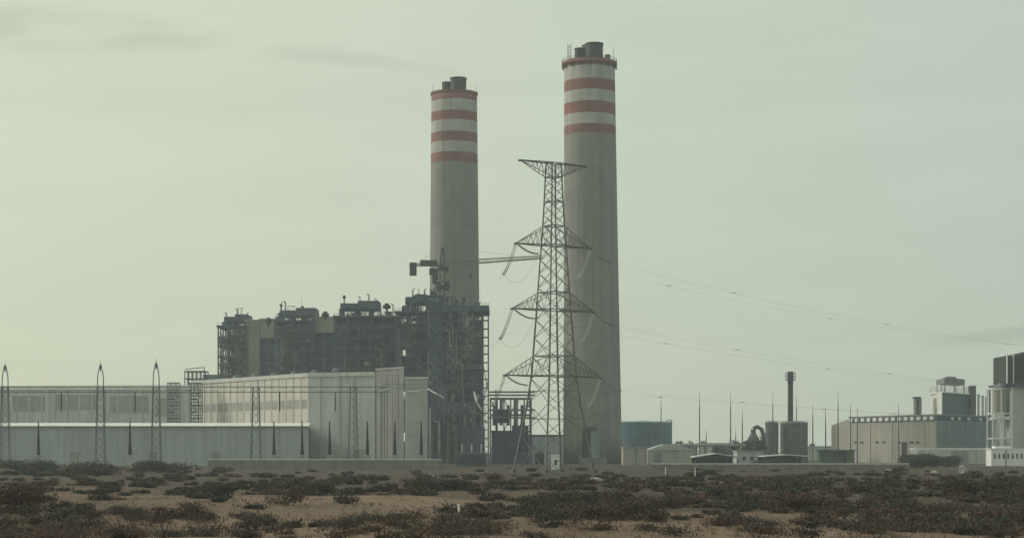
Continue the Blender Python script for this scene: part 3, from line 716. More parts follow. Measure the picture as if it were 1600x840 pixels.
# ------------------------------------------------------------ pylon
YP = 480; sc = YP/F; PHI = R(33)
py_ = empty('pylon', (X(865, YP), YP, 0), 'tall grey lattice pylon with four crossarms in front of the taller chimney', 'pylon', rz=PHI)
def hz(py): return Z(py, YP)
lev = [(0, 7.3), (hz(640), 5.0), (hz(587), 4.0), (hz(556), 3.7), (hz(520), 3.4), (hz(484), 3.05), (hz(457), 2.85), (hz(420), 2.55), (hz(383), 2.2), (hz(353), 1.95), (hz(315), 1.7), (hz(277), 1.5), (hz(255), 1.35)]
def hs(z):
    for (z0, s0), (z1, s1_) in zip(lev, lev[1:]):
        if z <= z1+1e-6: return s0+(s1_-s0)*(z-z0)/(z1-z0)
    return lev[-1][1]
cor = ((-1,-1), (1,-1), (1,1), (-1,1))
for c_ in cor:
    mb = MB()
    for (z0, s0), (z1, s1_) in zip(lev, lev[1:]): mb.bar((c_[0]*s0, c_[1]*s0, z0), (c_[0]*s1_, c_[1]*s1_, z1), .34 if z0 < 40 else .27)
    mb.box(c_[0]*7.3-.6, c_[0]*7.3+.6, c_[1]*7.3-.6, c_[1]*7.3+.6, -.5, .7)
    mb.build('leg', M['galv'], py_, local=True)
mb = MB(); zs = [0]
while zs[-1] < lev[-1][0]-.5:
    zs.append(min(lev[-1][0], zs[-1]+max(1.7, hs(zs[-1])*1.3)))
for z0, z1 in zip(zs, zs[1:]):
    a0, a1 = hs(z0), hs(z1); th = .115 if z0 < 60 else .10
    for i in range(4):
        p, q = cor[i], cor[(i+1)%4]
        P0 = Vector((p[0]*a0, p[1]*a0, z0)); Q0 = Vector((q[0]*a0, q[1]*a0, z0)); P1 = Vector((p[0]*a1, p[1]*a1, z1)); Q1 = Vector((q[0]*a1, q[1]*a1, z1))
        mb.bar(P0, Q1, th); mb.bar(Q0, P1, th)
        if z0 < 22:
            m_ = (P0+Q1)/2; mb.bar((P0+P1)/2, m_, .1); mb.bar((Q0+Q1)/2, m_, .1)
mb.build('bracing', M['galv'], py_, local=True)
for z in (hz(587), hz(556), hz(484), hz(457), hz(383), hz(353), hz(315), hz(277), hz(255)):
    a = hs(z); mb = MB()
    for i in range(4): p, q = cor[i], cor[(i+1)%4]; mb.bar((p[0]*a, p[1]*a, z), (q[0]*a, q[1]*a, z), .24)
    mb.build('belt', M['galv'], py_, local=True)
tips = []
for (yb, yt, hl, hr, up) in ((255, 277, 10.1, 9.6, True), (384, 353, 11.35, 11.2, False), (484.5, 457, 12.4, 12.3, False), (587.5, 556, 14.6, 14.4, False)):
    for sgn, Lh in ((-1, hl), (1, hr)):
        mb = MB(); zc, zo = hz(yb), hz(yt); a, ao = hs(zc), hs(zo)
        T = Vector((sgn*Lh, 0, zc)); n = 6
        B0 = [Vector((sgn*a, q*a, zc)) for q in (-1, 1)]; O0 = [Vector((sgn*ao, q*ao, zo)) for q in (-1, 1)]
        for q in range(2):
            mb.bar(B0[q], T, .24); mb.bar(O0[q], T, .15)
            for k in range(n):
                f0, f1 = k/n, (k+1)/n
                mb.bar(B0[q].lerp(T, f0), O0[q].lerp(T, (f0+f1)/2), .08); mb.bar(O0[q].lerp(T, (f0+f1)/2), B0[q].lerp(T, f1), .08)
        for k in range(n): mb.bar(B0[k % 2].lerp(T, k/n), B0[(k+1) % 2].lerp(T, (k+1)/n), .12)
        mb.box(T.x-.35, T.x+.35, -.3, .3, zc-.35, zc+.1)
        mb.build('crossarm', M['galv'], py_, local=True)
        tips.append((T, up))
Minv = Matrix.Rotation(-PHI, 3, 'Z'); Mrot = Matrix.Rotation(PHI, 3, 'Z'); base = Vector(py_.location)
def istring(T, dirw, L, m, sag):
    d = (Minv @ Vector(dirw)).normalized(); side = Vector((d.y, -d.x, 0)).normalized()*.35
    mb = MB(); ends = []
    for e in (-1, 1):
        pts = [T+side*e+d*(L*k/6)+Vector((0,0,-sag*(1-(2*k/6-1)**2))) for k in range(7)]
        mb.tube(pts, .05, 6)
        for k in range(30):
            t_ = k/30*6; i = int(t_); q = pts[i].lerp(pts[i+1], t_-i); dd = (pts[i+1]-pts[i]).normalized()
            mb.tube([q-dd*.04, q+dd*.04], .16, 8)
        ends.append(pts[-1])
    mb.bar(ends[0], ends[1], .2); mb.bar(T+side, T-side, .18)
    mb.build('insulator_string', m, py_, local=True)
    return base+Mrot @ ((ends[0]+ends[1])/2)
line_pts = []; down_pts = []; earth = []
for T, up in tips:
    Tw = base+Mrot @ T
    if up: earth.append(Tw); continue
    left = T.x < 0
    # string of the outgoing line and string of the short steep span to the portal
    if left:
        line_pts.append(istring(T+Vector((.8, 0, -.3)), (.85, .30, -.36), 5.6, M['insul'], .55))
    else:
        line_pts.append(istring(T, (.85, .33, -.52), 6.6, M['insul'], .6))
    down_pts.append(istring(T+Vector((0, 0, -.3)), (-.36, .30, -.86), 8.2, M['insul'] if left else M['insulw'], .75))
for a, b_ in zip(line_pts, down_pts):
    mb = MB(); pts = []
    for k in range(13): f = k/12; q = b_.lerp(a, f); q.z -= 4.2*(1-(2*f-1)**2); pts.append(q)
    for i in range(len(pts)): pts[i] = Minv @ (pts[i]-base)
    mb.tube(pts, .026, 5); mb.build('jumper_loop', M['wire'], py_, local=True)
def catenary(a, b_, sag, n=40): return [a.lerp(b_, k/n)-Vector((0,0,sag*(1-(2*k/n-1)**2))) for k in range(n+1)]
nm_ = ['upper left', 'upper right', 'middle left', 'middle right', 'lower left', 'lower right']
far_end = Vector((430, 800, 0)); sags = [20, 20, 17, 17, 9, 9]
for i, a in enumerate(line_pts):
    q = far_end+Vector((0, 0, a.z+6))+(Vector((-8, -5, 0)) if i % 2 else Vector((8, 5, 0)))*-1
    lo_ = Vector(a); pts = catenary(a, q, sags[i], 60)
    o = empty('overhead_line', a, 'thin dark conductor running right from the '+nm_[i]+' crossarm tip of the pylon', 'power line', 'conductors of the overhead line')
    mb = MB(); mb.tube(pts, .014, 5); mb.build('conductor', M['wire'], o)
    for k in (5, 12, 21): mb = MB(); w = pts[k]; mb.tube([w-Vector((.6, 0, 0)), w+Vector((.6, 0, 0))], .075, 6); mb.build('spacer', M['wire'], o)
for i, a in enumerate(down_pts):
    e = portal_pts[min(3, i//2+ (1 if i % 2 else 0))]+Vector((0, 0, 0))
    o = MB(); o.tube(catenary(a, e, 3), .015, 5)
    tag(o.build('dropper_wire', M['wire'], loc=tuple(a)), 'thin wire dropping left to the portal from the '+nm_[i]+' crossarm tip of the pylon', 'power line', 'wires down to the line portal')

# ------------------------------------------------------------ pipe rack and plant between boiler house and tall chimney
YR = 800
pr = empty('pipe_rack', (X(800, YR), YR, 0), 'dark steel pipe rack with pale pipes between the boiler house and the pylon', 'pipe rack')
mb = MB(); frame(mb, X(766, YR), X(830, YR), YR, YR+10, 0, Z(622, YR), 6, 1, 4, .5, .45, True, 21); mb.build('steel_frame', M['steel'], pr)
for py in (612, 617, 640, 652):
    mb = MB(); mb.tube([(X(762, YR), YR-.8, Z(py, YR)), (X(836, YR), YR-.8, Z(py, YR))], .38, 8); mb.build('pipe', M['steel2'], pr)
mb = MB(); mb.bar((X(828, YR), YR-1, 0), (X(828, YR), YR-1, Z(606, YR)), .5); mb.bar((X(775, YR), YR-1, 0), (X(775, YR), YR-1, Z(608, YR)), .5); mb.build('post', M['steel'], pr)
mb = MB(); mb.box(X(770, YR), X(792, YR), YR+1, YR+8, Z(660, YR), Z(640, YR)); mb.box(X(800, YR), X(826, YR), YR+1, YR+8, 0, Z(664, YR)); mb.box(X(768, YR), X(800, YR), YR+1, YR+8, 0, Z(672, YR)); mb.build('equipment_house', M['casing'], pr)
mb = MB()
for q in range(5): mb.tube([(X(772+q*11, YR), YR+4, Z(664, YR)), (X(772+q*11, YR), YR+4, Z(632-q%2*8, YR))], .7, 10)
mb.build('vessel', M['steel2'], pr)
gs, w_, _ = building('grey_shed', 'low dark grey shed behind the feet of the pylon', 'shed', [XY(818, 815), XY(880, 815), XY(880, 835), XY(818, 835)], Z(681, 815), M['annex'], M['deck'])
mb = MB(); mb.box(X(836, 815), X(850, 815), 814.8, 815.4, 0, 5); mb.build('door', M['dark'], gs)
tr = empty('transformer', (X(735, 660), 660, 0), 'grey power transformer with white bushings low in front of the boiler house', 'transformer')
mb = MB(); mb.box(X(712, 660), X(760, 660), 657, 663, .4, Z(706, 660)); mb.build('tank', M['steel2'], tr)
mb = MB()
for k in range(12): mb.box(X(714+k*4, 660), X(715.4+k*4, 660), 655.8, 656.9, 1, 4.4)
mb.build('radiator', M['steel'], tr)
for px in (722, 737, 752):
    mb = MB(); x = X(px, 660); prof = []
    for i in range(10): prof += [(.18, 5+i*.28), (.34, 5.1+i*.28), (.18, 5.2+i*.28)]
    mb.lathe(x, 660, prof, 10); mb.build('bushing', M['insulw'], tr)
hb, w_, hr_ = building('guard_hut', 'small white cabin with a flat roof at the foot of the taller chimney', 'cabin', [XY(861, 560), XY(874, 560), XY(874, 564), XY(861, 564)], Z(711, 560), M['trim'], M['trim'], over=.25, rt=.35)
mb = MB(); mb.box(X(866, 560), X(870.5, 560), 559.95, 560.1, 1.3, 2.8); mb.build('window', M['glass'], hb)

# ------------------------------------------------------------ boundary walls
def bwall(pa, pb_, Y, h, label, Y2=None):
    a, b_ = Vector((X(pa, Y), Y, 0)), Vector((X(pb_, Y2 or Y), Y2 or Y, 0)); o = empty('boundary_wall', a.lerp(b_, .5), label, 'wall', 'boundary walls of the plant')
    mb = MB(); mb.prism([(a.x, a.y-.15), (b_.x, b_.y-.15), (b_.x, b_.y+.15), (a.x, a.y+.15)], -.5, h); L = (b_-a).length
    n = int(L/5)
    for i in range(n+1): q = a.lerp(b_, i/n); mb.box(q.x-.22, q.x+.22, q.y-.24, q.y+.24, -.5, h+.05)
    mb.build('masonry', M['wall'], o)
    mb = MB(); mb.prism([(a.x, a.y-.27), (b_.x, b_.y-.27), (b_.x, b_.y+.27), (a.x, a.y+.27)], h+.054, h+.34); mb.build('coping', M['whitew'], o)
bwall(326, 690, 560, 2.7, 'grey boundary wall with pale coping below the turbine hall')
bwall(1018, 1420, 520, 1.7, 'low boundary wall with pale coping below the sheds and tanks at right')

# ------------------------------------------------------------ right-hand plant
def tank_thing(px, rpx, Y, ytop, m, label, group=None):
    x = X(px, Y); r = rpx*Y/F; z = Z(ytop, Y); o = empty('storage_tank', (x, Y, 0), label, 'tank', group)
    mb = MB(); mb.lathe(x, Y, [(r, 0), (r, z), (r*.96, z+.5), (.3, z+1.2)], 56); mb.build('shell', m, o, smooth=False)
    mb = MB()
    for h in (.25, .5, .75, .985): mb.lathe(x, Y, [(r+.02, z*h-.15), (r+.16, z*h-.1), (r+.16, z*h+.1), (r+.02, z*h+.15)], 56, cap=False)
    mb.build('stiffener', m, o)
    mb = MB()
    n = max(12, int(r*3))
    for k in range(n): a = 2*math.pi*k/n; mb.bar((x+r*math.cos(a), Y+r*math.sin(a), z), (x+r*math.cos(a), Y+r*math.sin(a), z+1.1), .1)
    mb.tube([(x+r*math.cos(2*math.pi*k/n), Y+r*math.sin(2*math.pi*k/n), z+1.1) for k in range(n+1)], .06, 5); mb.build('handrail', M['steel2'], o)
    mb = MB()
    for k in range(24):
        a = -2.6+k*.06; a2 = a+.06; mb.bar((x+(r+.6)*math.cos(a), Y+(r+.6)*math.sin(a), z*k/24), (x+(r+.6)*math.cos(a2), Y+(r+.6)*math.sin(a2), z*(k+1)/24), .8, .2)
    mb.build('stairway', M['steel2'], o)
    return o
o = tank_thing(1003, 47, 1100, 660.5, M['tank'], 'wide teal blue storage tank right of the taller chimney')
mb = MB(); x = X(1045, 1092); mb.tube([(x-1.5, 1090, Z(661, 1100)), (x-1.2, 1090, Z(656, 1100)), (x+1.2, 1090, Z(656, 1100)), (x+1.5, 1090, Z(661, 1100))], .25, 6); mb.build('vent_pipe', M['steel'], o)
tank_thing(1240.5, 21.5, 930, 661, M['greytank'], 'grey cylindrical tank standing in front of the slim steel stack', 'grey tanks by the slim stack')
tank_thing(1206, 10.3, 925, 661, M['greytank'], 'narrow grey tank left of the wider tank by the slim stack', 'grey tanks by the slim stack')
st = empty('steel_stack', (X(1235, 960), 960, 0), 'slim dark steel stack with a platform at its top behind the grey tanks', 'stack')
zt_ = Z(580, 960); x = X(1235, 960)
mb = MB(); mb.lathe(x, 960, [(1.5, 0), (1.3, zt_-6), (1.45, zt_-5.9), (1.45, zt_), (1.2, zt_), (1.2, zt_-2)], 24); mb.build('shaft', M['flue'], st, smooth=False)
mb = MB(); mb.lathe(x, 960, [(1.4, zt_-4.6), (2.6, zt_-4.5), (2.6, zt_-4.2), (1.4, zt_-4.1)], 24, cap=False)
pf = mb.build('platform', M['steel'], st)
mb = MB()
for k in range(12):
    a = math.pi*2*k/12; mb.bar((x+2.55*math.cos(a), 960+2.55*math.sin(a), zt_-4.2), (x+2.55*math.cos(a), 960+2.55*math.sin(a), zt_-.6), .12)
for h in (-2.6, -.7): mb.tube([(x+2.55*math.cos(math.pi*k/6), 960+2.55*math.sin(math.pi*k/6), zt_+h) for k in range(13)], .08, 5)
mb.build('handrail', M['steel'], pf)
# thin masts
MA = [(1033, 616, 1010, 'thin grey mast rising behind the right end of the teal tank'),
      (1093, 612, 880, 'thin tall mast standing alone right of the teal tank'),
      (1103.5, 670, 900, 'short thin mast close beside the mast right of the teal tank'),
      (1141.5, 613, 880, 'thin tall mast midway between the teal tank and the grey tanks'),
      (1149.5, 671, 900, 'short thin mast just right of the midway mast'),
      (1160, 640, 890, 'medium thin mast left of the dark hopper'),
      (1207.5, 612, 960, 'thin mast rising behind the narrow grey tank'),
      (1244.5, 616, 975, 'thin mast close behind the right side of the slim stack'),
      (1270, 631, 880, 'thin mast just right of the wider grey tank'),
      (1290, 636, 880, 'thin mast between the grey tanks and the beige building'),
      (1309.5, 612, 890, 'tallest thin mast at the left end of the beige building'),
      (1329, 630, 880, 'thin mast before the sloping end of the beige building roof'),
      (1339.5, 636, 870, 'thin mast close right of the one at the sloping roof end'),
      (1404, 630, 880, 'thin mast before the middle of the beige building')]
for px, yt, Y, lb in MA:
    x = X(px, Y); z = Z(yt, Y); o = empty('lightning_mast', (x, Y, 0), lb, 'mast', 'thin masts at right')
    mb = MB(); mb.tube([(x, Y, 0), (x, Y, z*.45), (x, Y, z*.8)], .38, 8, r2=.22); mb.box(x-.5, x+.5, Y-.5, Y+.5, 0, .5); mb.build('pole', M['steel2'], o)
    mb = MB(); mb.tube([(x, Y, z*.8-.1), (x, Y, z)], .16, 6, r2=.07); mb.build('tip_rod', M['steel2'], o)
# dark hopper with an overhead duct
hp_ = empty('hopper', (X(1180, 915), 915, 0), 'dark hopper with a bent overhead duct left of the grey tanks', 'hopper')
Yh = 915
mb = MB(); mb.lathe(X(1177, Yh), Yh, [(1, 4), (2.6, 7), (2.6, Z(684, Yh)), (1.2, Z(676, Yh)), (1.2, Z(670, Yh))], 18); mb.build('bin', M['greytank'], hp_)
mb = MB(); mb.tube([P(1177, 669, Yh), P(1183, 666, Yh), P(1190, 670, Yh), P(1193, 680, Yh), P(1194, 700, Yh)], 1.0, 10); mb.build('duct', M['greytank'], hp_)
mb = MB(); mb.tube([P(1177, 685, Yh), P(1160, 693, Yh), P(1140, 699, Yh)], .8, 8); mb.build('conveyor', M['greytank'], hp_)
mb = MB(); frame(mb, X(1166, Yh), X(1194, Yh), Yh-3, Yh+5, 0, Z(690, Yh), 4, 1, 2, .45, .4, True, 8); mb.box(X(1168, Yh), X(1192, Yh), Yh-2, Yh+4, 1, Z(696, Yh)); mb.build('support_frame', M['casing'], hp_)
def house(name, label, pa, pb_, Y, yt, mw, mr, depth=14, **k): return building(name, label, 'building', [XY(pa, Y), XY(pb_, Y), (X(pb_, Y), Y+depth), (X(pa, Y), Y+depth)], Z(yt, Y), M[mw], M[mr], **k)
h, w_, _ = house('beige_shed', 'small plain beige shed directly right of the taller chimney foot', 974, 1011, 760, 700, 'beige', 'roof')
mb = MB(); mb.box(X(993, 760)-.1, X(993, 760)+.1, 759.9, 760.2, 0, Z(701, 760)); mb.build('panel_joint', M['dark'], w_)
# vaulted shed
vs = empty('vaulted_shed', (X(1046, 800), 800, 0), 'beige shed with a rounded roof below the teal tank', 'shed')
xa_, xb_ = X(1012, 800), X(1084, 800); mb = MB(); mb.box(xa_, xb_, 800, 826, 0, Z(703, 800)); mb.build('wall', M['beige'], vs)
prof = [(xa_+(xb_-xa_)*k/12, Z(703, 800)+.01+2.6*math.sin(math.pi*k/12)) for k in range(13)]
mb = MB(); n = len(prof); mb.add([(a, 799.6, z) for a, z in prof]+[(a, 826.4, z) for a, z in prof], [tuple(range(n)), tuple(range(2*n-1, n-1, -1))]+[(i+1, i, n+i, n+i+1) for i in range(n-1)]+[(0, n-1, 2*n-1, n)])
mb.build('vault_roof', M['hallg'], vs)
mb = MB(); mb.box(X(1022, 800), X(1034, 800), 799.8, 800.4, 0, 4.6); mb.build('door', M['halld'], vs)
def openshed(name, label, pa, pb_, Y, yr, ye, back=16):
    o = empty(name, (X((pa+pb_)/2, Y), Y, 0), label, 'shed', 'open sheds at right')
    xa_, xb_ = X(pa, Y), X(pb_, Y); xm = (xa_+xb_)/2; ze, zr = Z(ye, Y), Z(yr, Y)
    mb = MB()
    for (x0, z0, x1_, z1) in ((xa_-.6, ze, xm, zr), (xm, zr, xb_+.6, ze)):
        mb.add([(x0, Y-.5, z0), (x1_, Y-.5, z1), (x1_, Y+back, z1), (x0, Y+back, z0), (x0, Y-.5, z0+.35), (x1_, Y-.5, z1+.35), (x1_, Y+back, z1+.35), (x0, Y+back, z0+.35)],
               [(0,3,2,1),(4,5,6,7),(0,1,5,4),(1,2,6,5),(2,3,7,6),(3,0,4,7)])
    mb.build('roof', M['whitew'], o)
    mb = MB()
    for k in range(5): x = xa_+(xb_-xa_)*k/4; mb.bar((x, Y, 0), (x, Y, ze-.02), .3)
    mb.build('post', M['steel'], o)
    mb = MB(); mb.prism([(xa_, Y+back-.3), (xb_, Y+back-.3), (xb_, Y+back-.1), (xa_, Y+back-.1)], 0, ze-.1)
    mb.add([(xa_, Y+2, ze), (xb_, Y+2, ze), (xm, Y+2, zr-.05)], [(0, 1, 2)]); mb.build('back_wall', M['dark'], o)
    return o
openshed('open_shed', 'open shed with a low pitched roof and dark interior beside the rounded shed', 1087, 1152, 720, 708.5, 714)
h, w_, _ = house('grey_store', 'low grey store between the two open sheds', 1152, 1194, 735, 706, 'hallg', 'roof')
mb = MB()
for px in (1160, 1172, 1184): mb.box(X(px, 735), X(px+5, 735), 734.9, 735.3, 2, 3.4)
mb.build('window', M['glass'], h)
openshed('open_shed', 'long open shed with a pale roof below the grey tanks', 1196, 1262, 715, 710.5, 713)
# far low blocks on the skyline
for pa, pb_, Y, yt, mw, lb in ((1052, 1090, 1300, 694, 'halld', 'far low brown block on the skyline right of the teal tank'), (1092, 1140, 1400, 693, 'hallg', 'far low grey block on the skyline before the midway mast'),
        (1262, 1300, 1200, 698, 'hallg', 'far low grey block between the tanks and the beige building'), (776, 822, 1300, 688, 'halld', 'far dark block seen through the pipe rack')):
    h, w_, _ = house('far_block', lb, pa, pb_, Y, yt, mw, 'roof', 20)
    mb = MB(); mb.box(X(pa, Y)+2, X(pa, Y)+5, Y+3, Y+6, Z(yt, Y)+.7, Z(yt, Y)+2.2); mb.build('roof_unit', M['steel'], h)
for px, Y, w, h, lb in ((1146, 900, 4.0, 10.5, 'dark low tree at the foot of the midway mast'), (1168, 890, 3.6, 10.5, 'dark rounded tree left of the hopper'), (1189, 890, 3.4, 12.5, 'dark tree between the hopper and the narrow grey tank'), (1125, 910, 4.5, 8.6, 'small dark tree left of the midway mast')):
    x = X(px, Y); r = random.Random(px); o = empty('tree', (x, Y, 0), lb, 'tree', 'dark trees by the grey tanks')
    LEAF.append((o, x, Y, w, h, r))
pbr = empty('pipe_bridge', (X(1100, 850), 850, 0), 'low steel pipe bridge running between the rounded shed and the hopper', 'pipe rack')
mb = MB(); frame(mb, X(1052, 850), X(1163, 850), 850, 853, 0, Z(697, 850), 9, 1, 2, .25, .2, True, 4); mb.build('steel_frame', M['steel2'], pbr)
for q in range(3):
    mb = MB(); mb.tube([(X(1050, 850), 850.6+q*.8, Z(696.5, 850)+.3+q*.12), (X(1166, 850), 850.6+q*.8, Z(696.5, 850)+.3+q*.12)], .26, 8); mb.build('pipe', M['hallg' if q else 'steel2'], pbr)
def palm(px, Y, yt, lb):
    x = X(px, Y); z = Z(yt, Y); o = empty('palm_tree', (x, Y, 0), lb, 'palm tree', 'far palm trees')
    mb = MB(); mb.tube([(x, Y, 0), (x+.2, Y, z*.5), (x, Y, z-1)], .3, 7, r2=.2); mb.build('trunk', M['wood'], o)
    mb = MB(); r = random.Random(px)
    for k in range(26):
        a = r.uniform(0, 6.28); el = r.uniform(-.3, 1.1); L = r.uniform(2.2, 3.2); d = Vector((math.cos(a)*math.cos(el), math.sin(a)*math.cos(el), math.sin(el)))
        pts = [Vector((x, Y, z-1))+d*L*f+Vector((0,0,-1.6*f*f)) for f in (0, .35, .7, 1)]; sd_ = Vector((-d.y, d.x, 0)).normalized()*.3
        for p, q in zip(pts, pts[1:]): mb.add([p-sd_, p+sd_, q+sd_*.6, q-sd_*.6], [(0,1,2,3)])
    mb.build('crown', M['leafg'], o)
palm(1064, 1150, 688, 'small far palm right of the teal tank, the left of a pair'); palm(1078, 1150, 687.5, 'small far palm right of the teal tank, the right of a pair')

# beige building with vents
A = XY(1463, 880); B = XY(1327, 944); Cc = XY(1579, 944); D4 = (B[0]+Cc[0]-A[0], B[1]+Cc[1]-A[1]); zr = 22.0
bb, w_, rf_b = building('vented_hall', 'beige hall with a row of white vents under its eaves at the right', 'industrial hall', [A, Cc, D4, B], zr, M['beige'], M['roof'], rt=.5)
LB = math.hypot(B[0]-A[0], B[1]-A[1]); LC = math.hypot(Cc[0]-A[0], Cc[1]-A[1])
mb = MB(); mb.wall(A, Cc, 0.02, LC, 0, zr-.02, .15, .3); gw = mb.build('end_wall', M['bluegrey_shade'], bb)  # shade of this end face is put into the wall colour as blue-grey
mb = MB(); mb.wall(A, Cc, 2, LC-2, 6.0, 6.6, .3, .2)
for k in range(1, 8): mb.wall(A, Cc, LC*k/8-.12, LC*k/8+.12, .2, 19.5, .24, .2)
mb.build('panel_joint', M['bluegrey_shade'], gw)
mb = MB(); mb.wall(A, B, .1, LB, zr-2.4, zr-.1, .3, .2); mb.wall(A, Cc, .1, LC, zr-2.4, zr-.1, .32, .2); mb.build('gutter', M['deck'], bb)
for k in range(14):
    u = LB*(k+.5)/14; mb = MB(); mb.wall(A, B, u-1.3, u+1.3, zr-2.1, zr-.5, 1.0, .1); mb.build('vent', M['trim'], bb)
for px in (1486, 1497, 1512, 1530, 1543):
    u, _q = upx(A, Cc, px); mb = MB(); mb.wall(A, Cc, u-1.1, u+1.1, zr-2.0, zr-.6, .9, .1); mb.build('vent', M['trim'], bb)
for px in (1337, 1347, 1371, 1381, 1405, 1425, 1434):
    u, Yq = upx(A, B, px); mb = MB(); mb.wall(A, B, u-1.2, u+1.2, Z(692, Yq), Z(689, Yq), .12, .2); mb.build('window', M['glass'], bb)
u, Yq = upx(A, B, 1413); mb = MB(); mb.wall(A, B, u-2, u+2, 0, Z(690, Yq), .12, .2); mb.build('door', M['dark'], bb)
mb = MB()
for px in (1360, 1394, 1445): u, Yq = upx(A, B, px); mb.wall(A, B, u-.2, u+.2, 0, zr-2.5, .25, .2)
mb.build('downpipe', M['beige'], bb)
E = (B[0]-(A[0]-B[0])*.2, B[1]-(A[1]-B[1])*.2); off = (Cc[0]-A[0], Cc[1]-A[1])
E = XY(1299, 957)
mb = MB(); mb.prism([B, E, (E[0]+off[0], E[1]+off[1]), (B[0]+off[0], B[1]+off[1])], 0, [zr-.6, 18.4, 18.4, zr-.6]); mb.build('lean_to', M['beige'], bb)
# teal plant house on its roof
pa, pm, pc = XY(1454, 945), XY(1472, 915), XY(1516, 948); pd = (pa[0]+pc[0]-pm[0], pa[1]+pc[1]-pm[1])
zt_ = Z(613, 915)
ph = empty('roof_plant_house', (pm[0], pm[1], zr+.5), 'teal plant house with white railings and a canopy on the beige hall roof', 'plant house')
mb = MB(); mb.prism([pm, pc, pd, pa], zr+.51, zt_); mb.build('wall', M['teal'], ph)
mb = MB(); LL = math.hypot(pa[0]-pm[0], pa[1]-pm[1]); mb.wall(pm, pa, .1, LL, zr+.6, zt_-.1, .12, .2); mb.build('side_wall', M['whitew'], ph)
mb = MB(); mb.wall(pm, pa, LL*.45, LL*.75, zr+.6, zt_-2, .2, .2); mb.build('louvre', M['band'], ph)
mb = MB(); mb.prism([(pm[0], pm[1]-1), (pc[0]+1, pc[1]), pd, (pa[0]-1, pa[1])], zt_+.004, zt_+.5); rfp = mb.build('roof', M['trim'], ph)
mb = MB(); loop = [Vector((p[0], p[1], zt_+.5)) for p in (pa, pm, pc, pd, pa)]
for p, q in zip(loop, loop[1:]):
    n = max(3, int((q-p).length/2.6))
    for i in range(n+1): w = p.lerp(q, i/n); mb.bar(w, w+Vector((0,0,3.4)), .16)
    for h in (1.2, 2.3, 3.4): mb.bar(p+Vector((0,0,h)), q+Vector((0,0,h)), .13)
mb.build('handrail', M['trim'], rfp)
mb = MB()
cxy = (Vector(pm+(0,))+Vector(pd+(0,)))/2
def shr(p, f): return (cxy.x+(p[0]-cxy.x)*f, cxy.y+(p[1]-cxy.y)*f)
q4 = [shr(p, .72) for p in (pm, pc, pd, pa)]
mb.prism(q4, [Z(599, 930)]*4, [Z(590, 930), Z(590, 930), Z(592, 930), Z(592, 930)]); mb.prism([shr(p, .3) for p in (pm, pc, pd, pa)], Z(590, 930), Z(586.5, 930)); mb.build('canopy', M['halld'], ph)
mb = MB()
for p in q4+[((q4[0][0]+q4[1][0])/2, (q4[0][1]+q4[1][1])/2), ((q4[0][0]+q4[3][0])/2, (q4[0][1]+q4[3][1])/2)]:
    f = Vector((p[0], p[1], 0)).lerp(Vector((cxy.x, cxy.y, 0)), .06); mb.bar((f.x, f.y, zt_+.5), (f.x, f.y, Z(599, 930)), .45)
mb.build('canopy_post', M['steel2'], ph)
mb = MB(); mb.box(pc[0]-.5, pc[0]+2.4, 946, 950, zr+.5, Z(602, 945)); mb.build('side_duct', M['greytank'], ph)
so = empty('roof_stack', (X(1435, 930), 930, zr+.5), 'short brown square stack with a cap on the beige hall roof', 'stack')
mb = MB(); mb.box(X(1429.5, 930), X(1440, 930), 930, 933.5, zr+.5, Z(622, 930)); mb.build('shaft', M['halld'], so)
mb = MB(); mb.box(X(1428, 930), X(1439, 930), 929.4, 934, Z(622, 930)+.01, Z(619.5, 930)); mb.build('cap', M['deck'], so)
mb = MB(); mb.box(X(1433, 930), X(1435.4, 930), 929.9, 930.3, zr+.6, Z(624, 930)); mb.build('slot', M['dark'], so)
for px, yt, lb in ((1529, 617, 'white roof pipe nearest the teal plant house'), (1535.5, 619, 'white roof pipe in the middle of three'), (1541, 621, 'white roof pipe nearest the dark pole')):
    x = X(px, 950); mb = MB(); mb.tube([(x, 950, zr+.5), (x, 950, Z(yt, 950))], .55, 10); mb.lathe(x, 950, [(.55, Z(yt, 950)), (.9, Z(yt, 950)+.02), (.9, Z(yt, 950)+.3), (.1, Z(yt, 950)+.6)], 10)
    tag(mb.build('roof_pipe', M['whitew'], loc=(x, 950, zr+.5)), lb, 'pipe', 'white roof pipes')
x = X(1546.5, 945); mb = MB(); mb.tube([(x, 945, zr+.5), (x, 945, Z(604, 945))], .45, 8); mb.box(x-.8, x+.8, 944.2, 945.8, zr+.5, zr+1)
tag(mb.build('roof_pole', M['steel'], loc=(x, 945, zr+.5)), 'dark roof pole between the white pipes and the white framework', 'pole')
